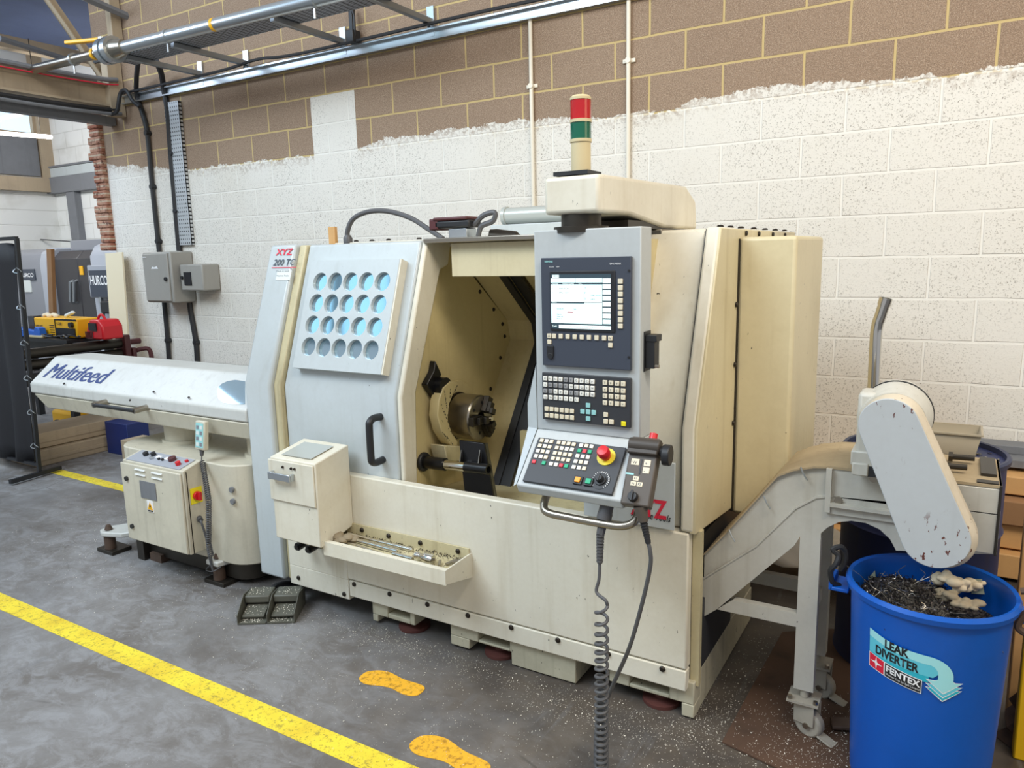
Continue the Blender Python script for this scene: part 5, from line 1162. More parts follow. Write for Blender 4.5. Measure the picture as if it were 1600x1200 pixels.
# ---- floor litter at the delivery end
p = [pz(1128, 1162, 0), pz(1222, 990, 0), pz(1300, 985, 0), pz(1400, 1010, 0), pz(1480, 1120, 0), pz(1420, 1260, 0), pz(1240, 1215, 0)]
tag(MB().solid([(v.x, v.y, .002) for v in p], (0, 0, .006)).build('cardboard_sheet', 'cardfloor'), 'flattened oil stained cardboard sheet under the conveyor castors', 'cardboard')
p = [pz(1330, 940, .0), pz(1400, 930, 0), pz(1430, 1040, 0), pz(1372, 1060, 0)]
tag(MB().solid([(v.x, v.y, .010) for v in p], (0, 0, .008)).build('cardboard_sheet', 'cardboard'), 'smaller torn piece of cardboard between the castors and the blue bin', 'cardboard')
q = pz(1310, 1150, .0); tag(MB().obox(q+Vector((-.02, 0, .016)), Vector((1, .3, .1)).normalized(), Vector((-.3, 1, .1)).normalized(), (0, 0, 1), .07, .05, .012).build('wheel_chock', 'rust', bevel=.002), 'small dirty block on the cardboard beside the front castor', 'block')
# timber, rails and wrapped goods along the back wall at the right
for i, (x0, x1, y0, y1, z0, z1, m, lb) in enumerate((
    (-.9, 1.6, 4.10, 4.50, .02, .14, 'wood', 'lowest timber beam stacked along the wall at the right'),
    (-.9, 1.6, 4.16, 4.50, .15, .27, 'wood', 'second timber beam of the stack by the wall'),
    (.1, 1.6, 4.12, 4.50, .28, .40, 'cardboard', 'brown carton lying on the timber stack behind the drum'),
    (-.1, 1.6, 4.20, 4.50, .41, .50, 'wood', 'upper timber board of the stack behind the drum'))):
    tag(MB().box(x0, x1, y0, y1, z0, z1).build('timber_beam', m, bevel=.006), lb, 'timber')
tag(MB().box(.05, 1.6, 4.30, 4.55, .52, .56).box(.05, 1.6, 4.42, 4.55, .56, .60).build('steel_rail', 'steelgrey', bevel=.003), 'grey metal rail along the wall above the timber stack', 'rail')
m = MB(); random.seed(9)
G = 14; V_ = []
for i in range(G):
    for j in range(8): V_.append((-.95+i*.06, 3.55+j*.07, .10+.05*random.random()+(.06 if 2 < j < 6 else 0)))
m.poly(V_, [(i*8+j, (i+1)*8+j, (i+1)*8+j+1, i*8+j+1) for i in range(G-1) for j in range(7)])
o = m.build('polythene_sheet', 'tarp', angle=180); o.modifiers.new('t', 'SOLIDIFY').thickness = .002; tag(o, 'crumpled clear polythene seen between the conveyor legs', 'polythene')
# edge of frame, right
b = pz(1592, 1130, 0)
yp = py(1603, 1040, 2.62)
tag(MB().box(yp.x-.01, yp.x+.05, 2.62, 2.68, 0, .50).build('guard_post', 'yellowpaint', bevel=.006), 'yellow painted post at the right edge beside the blue bin', 'post')
yp = py(1598, 900, 2.85)
tag(MB().box(yp.x-.008, yp.x+.05, 2.85, 2.91, 0, .78).build('guard_post', 'wood', bevel=.004), 'upright tan timber behind the yellow post at the right edge', 'post')
m = MB(); q = pz(1575, 1180, 0); random.seed(4); rs = []
for i in range(9):
    z = .28-.035*i; ring = []
    for k in range(12):
        a = 2*PI*k/12; r = (.045+.022*i/3)*(1+random.uniform(-.28, .28)); ring.append(Vector((q.x+.09+r*math.cos(a)+.0*i, q.y+.10+r*math.sin(a), max(.002, z))))
    rs.append(ring)
m.rings(rs); tag(m.build('torn_sack', 'rust'), 'dark torn sack slumped at the lower right corner by the blue bin', 'sack')
# turnings caught in the tool tray
random.seed(31); m = MB()
for i in range(420):
    x = random.uniform(-2.28, -1.62); y = random.choice((random.gauss(2.275, .008), random.gauss(2.275, .008), random.uniform(2.135, 2.28)))
    if y > 2.286: y = 2.284
    a = random.uniform(0, PI); s = random.uniform(.001, .003); z = .4255
    m.obox((x, y, z+random.uniform(0, .006)), Vector((math.cos(a), math.sin(a), .3)).normalized(), Vector((-math.sin(a), math.cos(a), 0)), (0, 0, 1), s*2.5, s, s*.6)
tag(m.build('tray_chips', 'curld'), 'dark metal turnings collected along the back of the front tray', 'metal chips', kind='stuff')
# bright chips on the floor
random.seed(21); m = MB()
def chipcloud(cx, cy, sx, sy, n, zf=.001):
    for i in range(int(n*2.4)):
        x = random.gauss(cx, sx); y = random.gauss(cy, sy); s = random.uniform(.0005, .0013)*(2.2 if random.random() < .12 else 1)
        if y > 2.32 and -2.86 < x < -.72: continue
        a = random.uniform(0, PI); d = Vector((math.cos(a), math.sin(a), random.uniform(-.2, .4))).normalized(); e = Vector((-math.sin(a), math.cos(a), 0))
        m.obox((x, y, zf+.0015), d, e, (0, 0, 1), s*2, s*.8, s*.4)
chipcloud(-.66, 2.35, .12, .16, 520); chipcloud(-1.0, 2.20, .22, .07, 420); chipcloud(-1.9, 2.24, .35, .05, 500); chipcloud(-.30, 2.35, .16, .16, 700, .009)
chipcloud(-1.4, 1.95, .45, .18, 380); chipcloud(-2.7, 2.2, .25, .12, 260); chipcloud(-3.9, 2.15, .55, .22, 520); chipcloud(-.5, 2.75, .12, .25, 300); chipcloud(-2.6, 1.9, .5, .2, 160); chipcloud(-4.4, 2.6, .5, .2, 300)
tag(m.build('floor_chips', 'chip'), 'bright metal chips sprinkled over the floor around the machines', 'metal chips', kind='stuff')
# ================================================================== bar feeder
F = thing('bar_feeder', 'long white bar feeder with a sloping lid on a pedestal left of the lathe', 'bar feeder', (-3.7, 2.5, 0))
XA, XB = -4.83, -2.875
prof_lid = [(2.30, .858), (2.30, .918), (2.47, 1.062), (2.69, 1.055), (2.86, .92), (2.86, .858)]
MB().prism(prof_lid, 'x', XA, XB).build('lid', 'feeder', F, bevel=.010, seg=3)
MB().poly([(-4.80, 2.302, .855), (-4.72, 2.33, .768), (-4.72, 2.84, .768), (-4.80, 2.858, .855), (XB, 2.302, .855), (XB, 2.33, .768), (XB, 2.84, .768), (XB, 2.858, .855)],
    [(0, 1, 2, 3), (4, 7, 6, 5), (0, 4, 5, 1), (1, 5, 6, 2), (2, 6, 7, 3), (0, 3, 7, 4)]).build('trough', 'feeder_low', F, bevel=.006)
fs = (Vector((0, 2.47, 1.062))-Vector((0, 2.30, .918))).normalized(); fn = Vector((0, -fs.z, fs.y))
def fl(x, y, up=.001):
    o = Vector((0, 0, H)); r = ray(x, y); p0 = Vector((0, 2.30, .918)); return o + r*((p0-o).dot(fn)/r.dot(fn)) + fn*up
text('maker_lettering', 'Multifeed', fl(67, 589), (1, 0, 0), fs, .112, 'ink', F, depth=0, bold=0, fat=.0035, shear=.25, width=(fl(160, 601)-fl(67, 589)).x)
# window on the slope
wc = []
c0 = Vector((-2.94, 0, 0)); Z0 = Vector((0, 2.30, .918))
for k in range(25):
    a = PI/2+PI*k/24; wc.append(Vector((-3.03+.13*math.cos(a)*(1.0 if a < PI else .62), 0, 0)) + Z0 + fs*(.115+.068*math.sin(a)) + fn*.0115)
wc += [Vector((XB-.01, 0, 0))+Z0+fs*.047+fn*.0115, Vector((XB-.01, 0, 0))+Z0+fs*.183+fn*.0115]
wc = [fl(x, y, .0) for x, y in ((340, 614), (341, 606), (347, 600), (356, 596), (368, 594), (383, 596), (383, 632), (366, 632), (350, 630), (342, 624))]
MB().solid(wc, fn*.0025).build('lid_window', 'winglass', F)
for x, y in ((297, 623), (205, 627), (242, 614), (102, 601)): q = fl(x, y, .011); MB().cyl(q-fn*.004, q+fn*.002, .006, seg=10).build('screw', 'screw', F)
hx0, hx1 = -4.03, -3.66
for X in (hx0, hx1): MB().cyl((X, 2.31, .868), (X, 2.225, .862), .016, seg=18).build('handle_post', 'steel', F)
MB().cyl((hx0, 2.232, .862), (hx1, 2.232, .862), .011, seg=16).build('handle_bar', 'black', F)
MB().prism([(2.69, 1.06), (2.70, 1.072), (2.30, .93), (2.30, .918)], 'x', -2.97, -2.96)
# columns and pedestal with rounded ends
for X in (-3.66, -2.98): MB().cyl((X, 2.52, .62), (X, 2.52, .80), .115, seg=36).lathe([(.13, .64), (.13, .66), (.115, .66)], (X, 2.52, 0), seg=36).build('column', 'feeder_low', F)
def rrect(x0, x1, y0, y1, r, K=8):
    o = []
    for cx, cy, a0 in ((x1-r, y1-r, 0), (x0+r, y1-r, 90), (x0+r, y0+r, 180), (x1-r, y0+r, 270)):
        for k in range(K+1): a = math.radians(a0+90*k/K); o.append((cx+r*math.cos(a), cy+r*math.sin(a)))
    return o
MB().prism(rrect(-3.97, -2.89, 2.265, 2.78, .16), 'z', .125, .640).build('pedestal', 'feeder_low', F, bevel=.006)
MB().prism(rrect(-3.90, -2.95, 2.30, 2.74, .12), 'z', .03, .125).build('pedestal_base', 'steel_dk', F)
for X, m_ in ((-3.155, 0), (-4.07, 1)):
    y = 2.295 if not m_ else 2.268
    MB().box(X-.075, X+.075, y-.058, y+.058, .001, .022).build('foot_plate', 'steel_dk', F, bevel=.002)
    MB().cyl((X, y-.02, .022), (X, y-.02, .10), .030, seg=18).cyl((X, y-.02, .135), (X, y-.02, .160), .022, .012, seg=14).build('levelling_screw', 'rust', F)
    arm = [(X-.045, y-.06), (X+.045, y-.06), (X+.06, y), (X+.10 if not m_ else X+.06, 2.60), (X-.0 if not m_ else X-.06, 2.60), (X-.06, y)]
    if m_: arm = [(X-.055, y-.04), (X, y-.065), (X+.12, y-.02), (X+.20, y+.10), (X+.16, 2.5), (X+.08, 2.5), (X-.055, y+.03)]
    MB().prism(arm, 'z', .103, .130).build('foot_arm', 'feeder', F, bevel=.006)
MB().box(-3.83, -3.77, 2.26, 2.32, 0, .20).build('support_leg', 'steel_dk', F); MB().box(-3.75, -3.65, 2.28, 2.40, 0, .045).build('support_pad', 'rust', F)
for z in (.52, .46): MB().cyl((-2.99, 2.275, z), (-2.99, 2.262, z), .014, seg=16).build('plug_button', 'steelgrey', F)
# control cabinet on the pedestal's front
K_ = MB().prism([(2.15, .187), (2.15, .617), (2.262, .648), (2.262, .187)], 'x', -3.685, -3.188).build('control_cabinet', 'feeder_low', F, bevel=.004)
MB().box(-3.690, -3.196, 2.138, 2.15, .19, .606).build('cabinet_door', 'feeder_low', K_, bevel=.005)
MB().box(-3.186, -3.183, 2.165, 2.168, .19, .61).build('door_gap', 'screw', K_)
for z in (.525, .265): MB().cyl((-3.64, 2.128, z), (-3.64, 2.14, z), .012, seg=18).build('lock', 'black', K_)
for X in (-3.56, -3.42):
    for z in (.578, .552): MB().prism([(2.138, z), (2.130, z+.006), (2.138, z+.012)], 'x', X, X+.085).build('vent_louvre', 'feeder', K_)
MB().box(-3.53, -3.40, 2.134, 2.138, .44, .53).build('dark_plate', 'steelgrey', K_)
MB().box(-3.485, -3.435, 2.1345, 2.138, .372, .432).build('warning_label', 'inkwhite', K_)
MB().prism([(-3.482, .384), (-3.438, .384), (-3.46, .425)], 'y', 2.133, 2.1345).build('warning_triangle', 'orange', K_)
MB().prism([(-3.462, .416), (-3.452, .402), (-3.458, .402), (-3.462, .390), (-3.466, .405), (-3.460, .405)], 'y', 2.132, 2.133).box(-3.480, -3.440, 2.133, 2.1345, .375, .381).build('warning_symbol', 'inkblk', K_)
kn = Vector((0, -.031, .112)).normalized(); kv = Vector((0, .112, .031)).normalized(); ko = Vector((-3.66, 2.155, .6195))
MB().obox(ko, U, kv, kn, .44, .098, .003).build('control_plate', 'hurcol', K_)
for a, b, m_, r in ((.09, .06, 'black', .014), (.14, .07, 'black', .013), (.165, .04, 'silver', .010), (.22, .045, 'black', .007), (.25, .045, 'black', .007), (.31, .06, 'maroon', .020), (.39, .035, 'red', .013), (.41, .07, 'red', .009)):
    c = ko+U*a+kv*b+kn*.003; MB().cyl(c, c+kn*(.018 if r > .012 else .01), r, seg=18).build('push_button', m_, K_, bevel=.001)
for a in (.17, .24, .29): MB().obox(ko+U*a+kv*.055+kn*.003, U, kv, kn, .035, .022, .001).build('button_label', 'inkwhite', K_)
MB().box(-3.187, -3.183, 2.178, 2.242, .44, .52).build('switch_plate', 'keyyel', K_); MB().cyl((-3.183, 2.21, .48), (-3.168, 2.21, .48), .022, seg=20).obox((-3.168, 2.203, .458), (1, 0, 0), (0, 1, 0), (0, 0, 1), .018, .014, .044).build('isolator_switch', 'red', K_, bevel=.002)
MB().cyl((-3.188, 2.215, .36), (-3.165, 2.205, .355), .014, seg=14).tube(smooth([(-3.165, 2.205, .355), (-3.15, 2.20, .34), (-3.14, 2.21, .26), (-3.15, 2.22, .18), (-3.14, 2.23, .08)], 5), .006, 8).build('cable', 'cable', K_)
# handset and its coiled lead
hs = thing('hand_terminal', 'small cream handset with blue keys hanging on the front of the bar feeder', 'remote control', (-3.18, 2.28, .72))
h0 = py(312, 701, 2.27); hu = Vector((1, 0, 0)); hv = Vector((0, .12, 1)).normalized(); hn = hu.cross(hv)
MB().obox(h0, hu, hv, hn, .072, .145, .028).build('body', 'feeder_low', hs, bevel=.006)
MB().obox(h0+hn*.028+hu*.008+hv*.012, hu, hv, hn, .056, .122, .0015).build('keypad_film', 'keyteal', hs)
for i in range(2):
    for j in range(4): MB().obox(h0+hn*.0295+hu*(.013+.026*i)+hv*(.02+.028*j), hu, hv, hn, .018, .018, .001).build('key', 'hurcog' if (i+j) % 2 else 'label', hs)
MB().cyl(h0+hu*.036+hn*.014, h0+hu*.036+hn*.014-hv*.03, .012, .008, seg=12).build('cable_gland', 'cable', hs)
st = h0+hu*.036+hn*.014-hv*.03
path = [st-Vector((0, 0, .03)), py(326, 780, 2.16), py(326, 850, 2.17), py(330, 868, 2.19)]
hp = coil(path, .011, .003, 44, 12)
tag(MB().tube([st, st-Vector((0, .005, .03))]+hp+smooth([path[-1], py(331, 880, 2.22), py(322, 890, 2.24), py(332, 893, 2.22), py(345, 886, 2.25)], 5), .003, 6).build('coiled_lead', 'cable'), 'thin coiled cable hanging from the feeder handset to the floor', 'cable')
# ================================================================== foot pedals
W = thing('foot_pedal', 'double dark green foot pedal strewn with metal chips in front of the lathe', 'foot pedal', (-2.6, 2.1, 0))
gp = paint('dark_olive_pedal', rgb(92, 92, 82), rgb(50, 46, 38), .6, rough=.5)
P0 = pz(371, 977, 0); P1 = pz(463, 974, 0); pu = (P1-P0); pu.z = 0; wdt = pu.length; pu.normalize(); pv = Vector((-pu.y, pu.x, 0)); up_ = Vector((0, 0, 1))
for k in range(2):
    o = P0+pu*(k*wdt*.5); ww = wdt*.5-.006
    b = MB().obox(o+Vector((0, 0, .002)), pu, pv, up_, ww, .20, .006)
    b.build('pedal_base', gp, W)
    s = MB()
    for a in ((0, ww-.004) if k else (0,)): s.solid([o+pu*a+Vector((0, 0, .004)), o+pu*a+pv*.20+Vector((0, 0, .004)), o+pu*a+pv*.20+Vector((0, 0, .085)), o+pu*a+pv*.10+Vector((0, 0, .10)), o+pu*a+Vector((0, 0, .045))], pu*.003)
    s.build('side_guard', gp, W)
    if k: pass
    MB().obox(o+pu*.012+pv*.03+Vector((0, 0, .018)), pu, (pv+Vector((0, 0, .22))).normalized(), (up_-pv*.22).normalized(), ww-.026, .10, .010).build('treadle', gp, W, bevel=.002)
    MB().obox(o+pu*.004+pv*.10+Vector((0, 0, .055)), pu, pv, up_, ww-.010, .10, .035).build('housing', gp, W, bevel=.006)
    q = o+pu*(ww*.7)+pv*.20+Vector((0, 0, .06))
    MB().tube(smooth([q, q+pv*.08+pu*.02, q+pv*.22+pu*.10-Vector((0, 0, .045)), q+pv*.4+pu*.16-Vector((0, 0, .05))]), .013, 8).build('cable', 'rubber', W)
random.seed(2); m = MB()
for i in range(330):
    k = random.randrange(2); o = P0+pu*(k*wdt*.5); a = random.uniform(.015, wdt*.5-.02); b = random.random()
    if b < .45: c = o+pu*a+pv*random.uniform(.0, .04)+Vector((0, 0, .010))
    elif b < .75: y_ = random.uniform(.035, .10); c = o+pu*a+pv*y_+Vector((0, 0, .030+.22*(y_-.03)))
    else: c = o+pu*a+pv*random.uniform(.11, .19)+Vector((0, 0, .0915))
    t_ = random.uniform(0, PI); d = Vector((math.cos(t_), math.sin(t_), .2)).normalized(); s = random.uniform(.0008, .0022)
    m.obox(c, d, Vector((-math.sin(t_), math.cos(t_), 0)), up_, s*2, s, s*.5)
tag(m.build('pedal_chips', 'chip'), 'bright metal chips lying on the double foot pedal', 'metal chips', kind='stuff')

# ================================================================== welding screen at the left edge
WS = thing('welding_screen', 'tall black welding curtain laced to a steel frame at the left edge', 'screen', (-6.5, 2.87, 0))
tr_, br_ = py(26, 372, 2.87), py(62, 738, 2.87)
tl_ = tr_+Vector((-1.6, 0, 0)); bl_ = br_+Vector((-1.6, 0, 0))
MB().tube([br_+Vector((0, 0, .0)), tr_], .018, 4).tube([tl_, tr_], .018, 4).tube([bl_+Vector((0, 0, .06)), br_+Vector((0, 0, .06))], .016, 4).tube([tl_, bl_], .018, 4).build('frame', 'black', WS)
f0, f1 = pz(14, 756, .015), pz(93, 733, .015)
MB().obox(f0, (f1-f0).normalized(), (0, 0, 1), (f1-f0).normalized().cross(Vector((0, 0, 1))), (f1-f0).length, .03, .03).build('foot', 'black', WS)
NX, NZ = 40, 14; V_ = []
for i in range(NX+1):
    for j in range(NZ+1):
        f = j/NZ; e = br_.lerp(tr_, f); x = e.x-.055-1.5*i/NX; z = .10+f*(tr_.z-.16); y = 2.87+.035*math.sin(i*.9+.4*math.sin(j*.5))*(1 if i else .3)*(.4+.6*abs(.5-f)*2)
        V_.append((x, y, z+(.03*math.sin(i*.5) if j == NZ else 0)))
m = MB(); m.poly(V_, [(i*(NZ+1)+j, (i+1)*(NZ+1)+j, (i+1)*(NZ+1)+j+1, i*(NZ+1)+j+1) for i in range(NX) for j in range(NZ)])
o = m.build('curtain', 'velvet', WS, angle=180); o.modifiers.new('t', 'SOLIDIFY').thickness = .003
for k in range(6):
    f = .12+.15*k; e = br_.lerp(tr_, f); c = e+Vector((-.02, -.01, 0))
    MB().tube([c+Vector((.045*math.cos(2*PI*q/12), -.01*math.sin(2*PI*q/6), .02*math.sin(2*PI*q/12))) for q in range(13)], .0035, 5).build('tie_ring', 'silver', WS)
# stacked steel boxes on the floor
for i, (x1, y0, y1, z0, z1, lb) in enumerate(((-6.36, 3.0, 3.75, .0, .13, 'lower long tan steel box on the floor behind the welding screen'), (-6.42, 3.02, 3.78, .135, .26, 'upper long tan steel box stacked behind the welding screen'))):
    b = thing('steel_box', lb, 'box', (x1-.15, y0, z0), 'stacked long steel boxes')
    MB().box(x1-.42, x1, y0, y1, z0, z1).build('body', 'steelwork', b, bevel=.006)
    MB().box(x1, x1+.006, y0+.0, y1, z0+.045, z0+.075).build('side_rib', 'steelwork', b, bevel=.002)
# slip-roll machine: long rollers with maroon end brackets
R3 = thing('bending_rolls', 'bending roll machine with long steel rollers and maroon end brackets behind the feeder', 'roller', (-6.9, 3.8, 0))
A, B = py(40, 556, 3.3), py(203, 533, 4.2)
for dz, r, b_ in ((0, .045, 1.0), (-.10, .045, .96)):
    MB().cyl((-6.90, 3.0, .87+dz), (-6.90, 3.0+1.18*b_, .87+dz), r, seg=24).build('roller', 'steel_dk', R3)
MB().cyl((-6.90, 4.18, .87), (-6.90, 4.34, .87), .028, seg=16).build('shaft', 'maroon', R3)
MB().box(-6.98, -6.82, 4.14, 4.20, .70, .95).box(-6.94, -6.80, 4.20, 4.24, .66, .82).build('end_bracket', 'maroon', R3, bevel=.01)
MB().tube(smooth([(-6.86, 4.24, .78), (-6.80, 4.30, .80), (-6.76, 4.34, .79), (-6.75, 4.35, .70), (-6.76, 4.34, .64)], 4), .022, 8).build('crank', 'maroon', R3)
MB().box(-7.02, -6.80, 3.0, 4.16, .60, .70).build('bed', 'black', R3); MB().box(-7.0, -6.85, 3.05, 3.15, 0, .6).build('leg', 'black', R3); MB().box(-7.0, -6.85, 4.0, 4.1, 0, .6).build('leg', 'black', R3)
# bench with welding gear
Bn = thing('work_bench', 'black steel bench carrying the welders behind the bending rolls', 'bench', (-8.0, 4.0, 0))
bz_ = .93
MB().box(-8.7, -7.1, 3.75, 4.25, bz_-.03, bz_).build('bench_top', 'black', Bn); MB().box(-8.7, -7.15, 3.80, 3.83, .75, .90).build('apron', 'black', Bn)
for x, y in ((-8.65, 3.8), (-7.2, 3.8), (-8.65, 4.2), (-7.2, 4.2)): MB().box(x-.03, x+.03, y-.03, y+.03, 0, .90).build('leg', 'black', Bn)
def onb(x, y=3.9): return py(x, 515, y).x
x0, x1 = onb(63), onb(129); xm = x0+(x1-x0)*.52
we = thing('welder', 'yellow and black portable welding set with gloves on top, on the bench', 'welder', ((x0+x1)/2, 3.95, bz_))
MB().box(x0, x1, 3.85, 4.08, bz_+.01, bz_+.19).build('case', 'orange', we, bevel=.012)
MB().box(xm, x1-.03, 3.842, 3.85, bz_+.03, bz_+.10).build('front_panel', 'inkblk', we)
MB().box(xm-.004, xm+.0, 3.842, 3.85, bz_+.01, bz_+.185).box(xm, x1, 3.843, 3.85, bz_+.175, bz_+.187).build('panel_edge', 'inkblk', we)
MB().cyl((x1-.07, 3.82, bz_+.135), (x1-.07, 3.85, bz_+.135), .026, seg=18).build('dial', 'black', we)
text('welder_lettering', 'V-200', (xm+.03, 3.841, bz_+.13), U, V, .025, 'inkblk', we, depth=0, bold=.02); text('welder_lettering', 'SUPER ARC', (x0+.02, 3.849, bz_+.10), U, V, .02, 'inkblk', we, depth=0, bold=.02)
for k in range(5): MB().box(xm-.11, xm-.03, 3.846, 3.85, bz_+.03+.022*k, bz_+.036+.022*k).build('vent_slot', 'inkblk', we)
def blob(cs, r, mat, nm, lb, cat, sc=(1, .8, .6)):
    m = MB()
    for c in cs: m.sph(c, r, sc, 7)
    o = m.build(nm, mat); md = o.modifiers.new('r', 'REMESH'); md.mode = 'VOXEL'; md.voxel_size = .010; md.use_smooth_shade = True
    return tag(o, lb, cat)
blob([(x0+.03+.04*k, 3.95, bz_+.205+.008*math.sin(k*2)) for k in range(6)], .035, 'cloth', 'leather_glove', 'tan leather glove on the left half of the yellow welder', 'glove')
blob([(xm+.03+.035*k, 3.95, bz_+.21+.01*k) for k in range(4)], .03, 'label', 'leather_glove', 'pale glove on the right half of the yellow welder', 'glove')
rx0, rx1 = onb(140), onb(168)
rc = thing('red_charger', 'red portable charger case on the bench beside the leaning board', 'case', ((rx0+rx1)/2, 3.95, bz_))
MB().prism([(rx0, bz_+.01), (rx1, bz_+.01), (rx1, bz_+.13), (rx1-.05, bz_+.19), (rx0+.10, bz_+.19), (rx0+.04, bz_+.10)], 'y', 3.85, 4.05).build('case', 'red', rc, bevel=.015)
MB().box(rx0+.09, rx1-.08, 3.84, 3.86, bz_+.09, bz_+.16).build('recess', 'black', rc)
MB().tube(smooth([(rx0+.10, 3.93, bz_+.18), (rx0+.14, 3.93, bz_+.225), (rx1-.10, 3.93, bz_+.225), (rx1-.06, 3.93, bz_+.18)], 4), .012, 8).build('carry_handle', 'red', rc)
for k in range(6): MB().box(rx0+.02+.022*k, rx0+.028+.022*k, 3.843, 3.85, bz_+.02, bz_+.08).build('vent_slot', 'maroon', rc)
bx0, bx1 = onb(49), onb(86)
tag(MB().prism([(bx0, bz_+.005), (bx1, bz_+.005), (bx1-.03, bz_+.10), (bx1-.09, bz_+.11), (bx1-.12, bz_+.07), (bx0+.10, bz_+.08), (bx0+.05, bz_+.10), (bx0, bz_+.09)], 'y', 3.76, 3.83).build('plastic_tool_case', 'bluep', bevel=.008), 'blue plastic case at the front left of the bench', 'case')
tag(MB().box(bx0-.10, bx0-.01, 3.77, 3.84, bz_, bz_+.09).build('clamp_tool', 'red', bevel=.02), 'red clamp tool at the left end of the bench by the curtain', 'tool')
tag(MB().box(bx0+.02, bx0+.13, 3.87, 3.95, bz_+.0, bz_+.20).build('speed_tin', 'hurcod', bevel=.004), 'dark upright box behind the blue case on the bench', 'box')
random.seed(8)
for k, (ax_, bx_) in enumerate(((onb(80), onb(125)), (onb(60), onb(98)), (onb(110), onb(145)))):
    pts = [(ax_+(bx_-ax_)*q/7, 3.80+random.uniform(-.03, .03), bz_+.012+random.uniform(0, .035)) for q in range(8)]
    tag(MB().tube(smooth(pts, 4), .007, 6).build('welding_lead', 'rubber' if k else 'cable'), ('dark lead tangled along the front of the bench', 'second lead trailing from the blue case on the bench', 'lead looping towards the red charger on the bench')[k], 'cable')
tag(MB().box(onb(68), onb(88), 3.755, 3.80, bz_, bz_+.03).build('tape_roll', 'beige', bevel=.01), 'small cream pack lying before the blue case', 'pack')
# leaning board, tall cardboard tube
a, b, c, d = py(167, 396, 4.50), py(193, 394, 4.50), py(206, 575, 4.32), py(180, 580, 4.32)
tag(MB().solid([a, b, c+(c-b)*.55, d+(d-a)*.55], (.0, -.02, .0)).build('leaning_board', 'board', bevel=.002), 'tall cream board leaning against the end of the wall', 'board')
tag(MB().solid([py(72, 389, 4.2), py(79, 389, 4.2), py(84, 512, 4.2), py(77, 512, 4.2)], (0, .04, 0)).build('wooden_post', 'cardboard', bevel=.004), 'upright brown timber post standing behind the yellow welder', 'post')
# ================================================================== machining centre in the left bay
Hc = thing('machining_centre', 'charcoal and grey enclosed milling machine standing in the far left bay', 'machine tool', (-10, 6, 0))
Yh = 5.3
def hx(x, y): p = py(x, y, Yh); return p.x, p.z
xl, _ = hx(26, 430); xr, _ = hx(215, 430)
_, zt = hx(90, 388); zt = 1.84
xa, _ = hx(66, 430); xb, _ = hx(79, 430); xc, _ = hx(145, 430)
MB().prism([(Yh, 0), (Yh, zt-.18), (Yh+.04, zt-.06), (Yh+.14, zt), (Yh+1.1, zt), (Yh+1.1, 0)], 'x', xl-.2, xa).build('left_cover', 'hurcog', Hc, bevel=.03, seg=4)
MB().prism([(Yh-.02, .1), (Yh-.02, zt-.18), (Yh+.02, zt-.05), (Yh+.13, zt+.01), (Yh+1.0, zt+.01), (Yh+1.0, .1)], 'x', xa, xb-.02).build('cover_trim', 'hurcol', Hc, bevel=.02)
MB().prism([(Yh+.06, 0), (Yh+.06, zt-.14), (Yh+.16, zt-.04), (Yh+1.0, zt-.04), (Yh+1.0, 0)], 'x', xb-.02, (xb+xc)/2+.06).build('left_door', 'hurcod', Hc, bevel=.01)
MB().prism([(Yh+.06, 0), (Yh+.06, zt-.14), (Yh+.16, zt-.04), (Yh+1.0, zt-.04), (Yh+1.0, 0)], 'x', (xb+xc)/2+.07, xc).build('right_door', 'hurcod', Hc, bevel=.01)
MB().box(xb, xc, Yh+.30, Yh+1.0, zt-.04, zt+.10).build('top_cover', 'hurcog', Hc, bevel=.01)
MB().prism([(Yh-.02, 0), (Yh-.02, zt-.12), (Yh+.05, zt), (Yh+.18, zt+.06), (Yh+1.1, zt+.06), (Yh+1.1, 0)], 'x', xc, xr).build('right_cover', 'hurcol', Hc, bevel=.03, seg=4)
cx_, cz_ = hx(165, 385); lx, _ = hx(117, 360)
MB().cyl((cx_, Yh+.75, 1.90), (cx_+.0, Yh+.45, 1.90), (cx_-lx)*.98, seg=40).build('tool_changer', 'hurcog', Hc)
q0, _ = hx(148, 360); _, z1 = hx(156, 337)
MB().prism([(q0, 1.85), (q0+.62, 1.85), (q0+.62, 2.2), (q0+.50, 2.28), (q0+.12, 2.28), (q0+.03, 2.22)], 'y', Yh+.2, Yh+.45).build('head_cover', 'hurcog', Hc, bevel=.01)
for x in (107, 113):
    a_, z_a = hx(x, 438); b_, z_b = hx(x+1, 474)
    MB().tube([(a_, Yh+.08, z_a), (a_, Yh+.02, z_a-.02), (b_, Yh+.02, z_b+.02), (b_, Yh+.08, z_b)], .018, 8).build('door_handle', 'silver', Hc)
a_, z_ = hx(120, 421); MB().box(a_-.035, a_+.045, Yh+.05, Yh+.06, z_-.07, z_+.04).build('warning_label', 'orange', Hc)
a_, z_ = hx(33, 433); b_, z2 = hx(54, 424)
MB().box(a_-.02, b_+.02, Yh-.014, Yh-.0, z_-.04, z2+.03).build('name_plate', 'panel', Hc); text('plate_lettering', 'HURCO', (a_+.01, Yh-.016, z_), U, V, (z2-z_)*.7, 'inkwhite', Hc, depth=0, bold=.02, width=b_-a_-.02)
a_, z_ = hx(39, 447); MB().box(a_, a_+.17, Yh-.012, Yh, z_-.08, z_+.10).build('paper_label', 'label', Hc)
